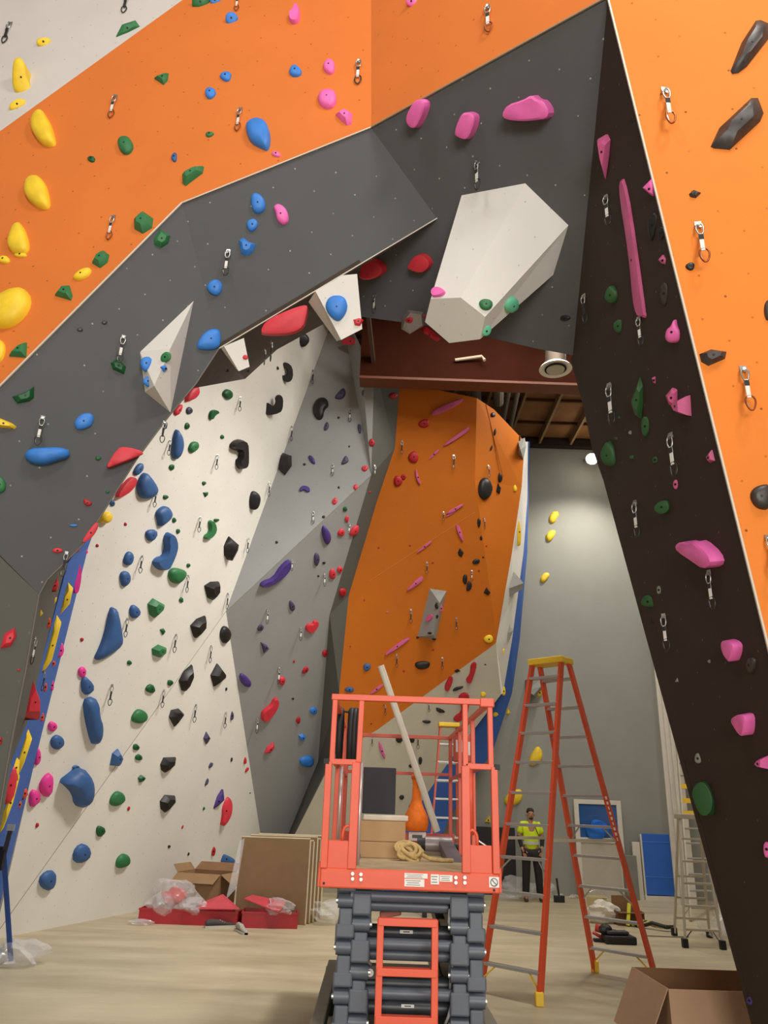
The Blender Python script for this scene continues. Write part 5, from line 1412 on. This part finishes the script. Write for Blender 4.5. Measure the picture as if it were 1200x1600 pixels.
# ============================================================ things along the rear wall
YW = YB - .1
def wallx(x, y=1390): return atY(x, y, YW).x
o = MB().box((wallx(772), YW - .1, zof(772, 1292, YW) / 2), (wallx(805) - wallx(738), .12, zof(772, 1292, YW))).build('black_mat', mat('black vinyl', (26, 22, 24), .6), bevel=.01); tag(o, 'black padded mat standing against the rear wall left of the worker', 'mat')
# white door with blue film over its glass
x0, x1 = wallx(898, 1330) + .02, wallx(974, 1330); zt_ = zof(935, 1250, YW)
t = thing('door_panel', 'white framed door panel with blue film on its glass, leaning on the rear wall', 'door', ((x0 + x1) / 2, YW, 0))
zg0, zg1 = zof(935, 1309, YW), zof(935, 1257, YW); fw = .1
M_dw = mat('white door paint', (216, 210, 196), .5, noise=.03)
for nm, cx, w_, z0, z1 in (('stile', x0 + fw / 2, fw, 0, zt_), ('stile', x1 - fw / 2, fw, 0, zt_), ('top_rail', (x0 + x1) / 2, x1 - x0 - 2 * fw, zg1, zt_), ('middle_rail', (x0 + x1) / 2, x1 - x0 - 2 * fw, zg0 - .1, zg0)):
    MB().box((cx, YW - .06, (z0 + z1) / 2), (w_, .06, z1 - z0)).build(nm, M_dw, t, bevel=.004)
MB().box(((x0 + x1) / 2, YW - .05, (zg0 - .1) / 2), (x1 - x0 - 2 * fw, .03, zg0 - .1)).build('lower_panel', mat('beige door panel', (190, 182, 166), .6, noise=.03), t)
MB().box(((x0 + x1) / 2, YW - .045, (zg0 + zg1) / 2), (x1 - x0 - 2 * fw, .02, zg1 - zg0)).build('glass', mat('blue filmed glass', (52, 92, 150), .15, noise=.1, scale=3), t)
o = MB().blob((wallx(931, 1290), YW - .14, zg0 + .17), (.22, .06, .16), 31, .3).build('blue_bag', mat('blue shiny plastic', (30, 110, 210), .25, noise=.25, bump=.9)); tag(o, 'crumpled blue plastic bag in front of the door glass', 'bag')
x0, x1 = wallx(1002, 1350), wallx(1048, 1350); zt_ = zof(1024, 1303, YW)
t = thing('leaning_board', 'tall bright blue board with white edges leaning on the rear wall', 'board', ((x0 + x1) / 2, YW, 0))
M_bp = mat('bright blue sheet', (46, 104, 196), .5, noise=.04)
MB().box(((x0 + x1) / 2, YW - .1, zt_ / 2 + .05), (x1 - x0, .05, zt_ - .1)).build('sheet', M_bp, t, bevel=.004)
for x in (x0, x1): MB().box((x, YW - .1, zt_ / 2), (.03, .06, zt_ - .02)).build('edge_strip', M_dw, t)
MB().box(((x0 + x1) / 2, YW - .13, .04), (x1 - x0 + .06, .1, .08)).build('foot_strip', M_dw, t)
for k_, z in enumerate((.33, .86)): MB().box(((x0 + x1) / 2, YW - .128, z * zt_ + .02), (x1 - x0 - .03, .006, .012)).build('seam', mat('pale blue seam', (84, 140, 220), .5), t)
o = MB().box((wallx(981, 1365), YW - .16, .42), (.26, .2, .84)).build('meter_cabinet', mat('grey steel cabinet', (128, 128, 120), .5), bevel=.01); tag(o, 'narrow grey metal cabinet between the white door and the blue board', 'cabinet')
o = MB().box((wallx(995, 1365), YW - .08, .55), (.16, .05, 1.1)).build('timber_board', M_dw, bevel=.004); tag(o, 'slim white board leaning just left of the blue board', 'board')
film('heap of crumpled clear plastic on the floor left of the worker', V((wallx(798), YW - .8, .16)), (.42, .3, .2), 41)
film('small crumpled plastic behind the worker', V((wallx(838), YW - .35, .12)), (.28, .2, .14), 42)
M_scrap = mat('white scrap', (206, 198, 184), .6, noise=.2)
RR = random.Random(4); ORDL = ['leftmost'] + ['%s from the left,' % q for q in 'second third fourth fifth sixth seventh eighth'.split()] + ['rightmost']
for k_ in range(9):
    x = wallx(858 + 5.6 * k_) ; c = V((x, YW - .3 - .12 * RR.random(), .02)); a = RR.uniform(0, pi)
    o = MB().bar(c, c + V((cos(a) * .16, sin(a) * .12, .04)), .03, .02, (0, 0, 1)).build('scrap_strip', M_scrap); tag(o, ORDL[k_] + ' thin white offcut strip on the floor along the rear wall', 'scrap', 'white offcuts along the rear wall')
c = atZ(874, 1410, 0)
t = thing('dustpan_broom', 'small black upright broom standing near the rear wall', 'broom', c)
MB().box(c + V((0, 0, .06)), (.2, .1, .12)).build('head', M_blk, t, bevel=.01); MB().tube([c + V((0, 0, .1)), c + V((-.02, .05, .42))], .02, 8).build('handle', M_blk, t)
# tools beyond the orange ladder
c = atZ(934, 1434, 0)
t = thing('bucket', 'cream plastic bucket among the tools behind the orange ladder', 'bucket', c)
MB().lathe(c, [(.14, 0), (.17, .3), (.18, .32), (.165, .32), (.13, .05)], 20).build('pail', mat('cream plastic', (220, 206, 160), .5, noise=.05), t, smooth=40)
P = [c + V((cos(q) * .17, -.02, .3 + sin(q) * .12)) for q in [pi * k / 8 for k in range(9)]]; MB().tube(P, .005, 5).build('handle', M_ss, t)
o = MB().blob(atZ(945, 1428, .14) + V((0, .1, 0)), (.24, .16, .16), 51, .25).build('white_bag', mat('white sack', (226, 220, 204), .7, noise=.1)); tag(o, 'white crumpled sack among the tools behind the orange ladder', 'bag')
c = atZ(951, 1440, 0)
t = thing('tool_bag', 'black tool bag with a raised handle beside the cream bucket', 'bag', c)
MB().box(c + V((0, 0, .07)), (.36, .18, .14)).build('body', M_blk, t, bevel=.02); MB().tube([c + V((-.02, 0, .13)), c + V((0, 0, .28)), c + V((.04, 0, .13))], .02, 8).build('handle', M_blk, t); MB().blob(c + V((-.18, -.04, .08)), (.08, .08, .06), 3).build('pouch', M_blk, t)
open_carton('small open brown carton among the tools behind the orange ladder', atZ(987, 1447, 0) + V((0, .15, 0)), (.42, .3, .2), (('b', .2, 5), ('f', .08, 100)), 0, mat('dark brown carton', (112, 76, 50), .8), M_cbi)
a = atZ(981, 1446, .02); o = MB().bar(a, a + V((.08, .1, .3)), .05, .025).build('spirit_level', mat('fluorescent yellow', (226, 222, 60), .5)); tag(o, 'short bright yellow level propped against the small carton', 'level')
c = atZ(965, 1474, 0)
t = thing('tool_case', 'black tool case with moulded lid on the floor inside the orange ladder', 'case', c)
MB().box(c + V((.02, 0, .05)), (.42, .26, .1)).build('base', M_blk, t, bevel=.02); MB().box(c + V((0, .02, .13)), (.3, .2, .05)).build('lid', mat('charcoal plastic', (50, 50, 52), .5), t, bevel=.02); MB().box(c + V((.04, -.01, .16)), (.12, .06, .012)).build('badge', M_ss, t); MB().blob(c + V((-.14, .05, .16)), (.09, .08, .06), 8).build('cable_lump', M_blk, t)
c = atZ(944, 1472, 0)
t = thing('power_tool', 'red handled power tool lying beside the black tool case', 'tool', c)
MB().tube([c + V((-.08, .1, .16)), c + V((.05, .08, .13))], .05, 10).build('motor', mat('tool red', (190, 50, 44), .5), t, smooth=True); MB().bar(c + V((-.12, .1, .1)), c + V((.02, 0, .03)), .03, .03).build('grip', mat('tool red', (190, 50, 44), .5), t); MB().box(c + V((-.02, 0, .02)), (.24, .1, .04)).build('base_shoe', M_blk, t, bevel=.005)
c = atZ(1024, 1453, 0)
t = thing('strap_bundle', 'bundle of black and yellow straps on the floor left of the silver ladder', 'strap', c)
for k_ in range(5):
    a = c + V((-.3 + .03 * k_, .3 - .04 * k_, .03)); MB().tube([a, a + V((.15, -.12, .06)), a + V((.3, -.3, .03)), a + V((.45, -.42 + .05 * k_, .03))], .03, 6).build('strap', (M_blk, mat('lime strap', (190, 186, 70), .7))[k_ % 2], t)
a = atZ(1010, 1462, .012); o = MB().tube([a, a + V((.35, -.02, 0)), a + V((.62, .02, 0))], .008, 6).build('floor_cable', mat('grey cord', (120, 112, 96), .7)); tag(o, 'thin grey cable lying on the floor beside the silver ladder', 'cable')
for k_, (x, y) in enumerate(((1152, 1462), (1143, 1456))): film(('clump of clear plastic film on the floor behind the silver ladder, nearer the pillar', 'clump of clear plastic film on the floor behind the silver ladder, nearer the wall')[k_], atZ(x, y, .1) + V((0, .3 * k_, 0)), (.3, .2, .14), 60 + k_)

# ============================================================ the worker
PX = atZ(833, 1409, 0); 
per = thing('person', 'person in a fluorescent yellow shirt and black trousers standing and looking up, by the rear wall', 'person', PX)
per['label'] = 'standing person in a fluorescent yellow shirt and dark trousers, looking up'
SCP = 1.72 / 1.75
def skin(name, joints, edges, m, root=0, sub=2, parent=per):
    me = bpy.data.meshes.new(name); me.from_pydata([V(j[0]) * SCP for j in joints], edges, []); me.materials.append(m)
    o = bpy.data.objects.new(name, me); COL.objects.link(o); o.parent = parent
    md = o.modifiers.new('skin', 'SKIN'); md.use_smooth_shade = True
    for i, j in enumerate(joints):
        r = j[1] if isinstance(j[1], tuple) else (j[1], j[1]); me.skin_vertices[0].data[i].radius = (r[0] * SCP, r[1] * SCP)
    me.skin_vertices[0].data[root].use_root = True
    s = o.modifiers.new('sub', 'SUBSURF'); s.levels = sub; s.render_levels = sub
    return o
M_skin = mat('warm skin', (172, 124, 96), .6, noise=.05)
M_hv = mat('fluorescent yellow cloth', (208, 230, 30), .8, noise=.08, scale=10)
M_tr = mat('black denim', (34, 30, 30), .85, noise=.15)
# joints: x right in the picture, -y towards the camera
pel, chest, neck, head, top = (0, 0, .93), (0, .01, 1.28), (0, .015, 1.46), (.012, -.01, 1.58), (.02, .01, 1.69)
LA = [(-.17, .01, 1.4), (-.245, .0, 1.17), (-.2, -.1, .96), (-.17, -.14, .89)]
RA = [(.17, .01, 1.4), (.24, .0, 1.17), (.2, -.1, .98), (.17, -.14, .91)]
LL = [(-.1, 0, .88), (-.12, -.02, .5), (-.135, .03, .09), (-.15, -.13, .04)]
RL = [(.1, 0, .88), (.13, -.01, .5), (.155, .03, .09), (.18, -.12, .04)]
J = [(pel, (.15, .1)), (chest, (.16, .11)), (neck, .055), (head, (.075, .09)), (top, (.06, .07))]
E = [(0, 1), (1, 2), (2, 3), (3, 4)]
for arm in (LA, RA):
    k_ = len(J); J += [(arm[0], .062), (arm[1], .045), (arm[2], .03), (arm[3], (.042, .02))]; E += [(1, k_), (k_, k_ + 1), (k_ + 1, k_ + 2), (k_ + 2, k_ + 3)]
for leg in (LL, RL):
    k_ = len(J); J += [(leg[0], .095), (leg[1], .062), (leg[2], .045), (leg[3], (.045, .03))]; E += [(0, k_), (k_, k_ + 1), (k_ + 1, k_ + 2), (k_ + 2, k_ + 3)]
body = skin('body', J, E, M_skin)
for arm, sg in ((LA, -1), (RA, 1)):
    w0_ = V(arm[3]); dr_ = (V(arm[3]) - V(arm[2])).normalized()
    for f_ in range(4):
        b_ = w0_ + V((sg * (.028 - .018 * f_), .0, -.01)); L3 = (.032, .037, .035, .027)[f_]
        skin('finger', [(b_, .0095), (b_ + dr_ * L3 + V((0, 0, -.01)), .009), (b_ + dr_ * L3 * 1.7 + V((-sg * .008, .0, -.025)), .007)], [(0, 1), (1, 2)], M_skin, 0, 1)
    b_ = w0_ + V((-sg * .03, -.01, .02)); skin('thumb', [(b_, .011), (b_ + V((-sg * .022, -.02, -.012)), .01), (b_ + V((-sg * .028, -.035, -.03)), .008)], [(0, 1), (1, 2)], M_skin, 0, 1)
SJ = [((0, 0, .86), (.165, .12)), ((0, .01, 1.28), (.185, .13)), ((0, .015, 1.42), (.1, .08))]; SE = [(0, 1), (1, 2)]
for a_ in (LA, RA):
    k_ = len(SJ); SJ += [(a_[0], .085), (V(a_[0]).lerp(V(a_[1]), .75), .072)]; SE += [(1, k_), (k_, k_ + 1)]
skin('shirt', SJ, SE, M_hv)
skin('trousers', [((0, 0, .93), (.165, .12)), (LL[0], .11), (LL[1], .085), ((-.135, .03, .1), .075), (RL[0], .11), (RL[1], .085), ((.155, .03, .1), .075)], [(0, 1), (1, 2), (2, 3), (0, 4), (4, 5), (5, 6)], M_tr)
for a_ in (LA, RA): skin('undersleeve', [(V(a_[0]).lerp(V(a_[1]), .8), .052), (a_[1], .052), (a_[2], .038)], [(0, 1), (1, 2)], M_tr, 0, 1)
for l_ in (LL, RL):
    skin('shoe', [(V(l_[2]) + V((0, .03, -.04)), (.05, .045)), (V(l_[3]) + V((0, .03, .0)), (.05, .04)), (V(l_[3]) + V((0, -.03, -.01)), (.04, .03))], [(0, 1), (1, 2)], mat('brown boot', (70, 56, 46), .7), 0, 1)
def pp(v): return V(v) * SCP + PX
MB().blob(pp((.016, .035, 1.665)), (.078, .085, .068), 5, .04).build('hair', mat('dark hair', (44, 34, 28), .8, bump=.5, scale=50), per, smooth=True)
MB().tube([pp((.012, -.09, 1.615)), pp((.014, -.118, 1.588)), pp((.013, -.095, 1.58))], [.008, .013, .008], 8).build('nose', M_skin, per, smooth=True)
for s_ in (-1, 1):
    MB().blob(pp((.012 + s_ * .032, -.088, 1.622)), (.013, .008, .007), 2, .05, 2).build('eye', mat('eye dark', (40, 30, 28), .3), per)
    MB().blob(pp((.012 + s_ * .08, .01, 1.6)), (.012, .022, .032), 2, .08, 2).build('ear', M_skin, per, smooth=True)
MB().blob(pp((.012, -.088, 1.545)), (.028, .008, .007), 2, .05, 2).build('mouth', mat('lips', (120, 66, 58), .5), per)
MB().blob(pp((.012, -.055, 1.53)), (.045, .035, .028), 6, .08, 2).build('beard', mat('short beard', (62, 48, 42), .9), per)
def band(z0, z1, rx, ry, m, nm):
    n = 24; mb = MB()
    for z in (z0, z1):
        for j in range(n): mb.v.append(pp((cos(2 * pi * j / n) * rx, sin(2 * pi * j / n) * ry, z)))
    mb.f = [(j, (j + 1) % n, n + (j + 1) % n, n + j) for j in range(n)]
    return mb.build(nm, m, per, smooth=True)
band(1.04, 1.1, .19, .14, mat('silver reflective', (190, 190, 180), .4), 'reflective_band')
MB().tube([pp((.06, -.1, 1.42)), pp((.1, -.135, 1.3)), pp((.17, -.1, 1.16))], .008, 6).build('lanyard', M_blk, per)
clean_at()
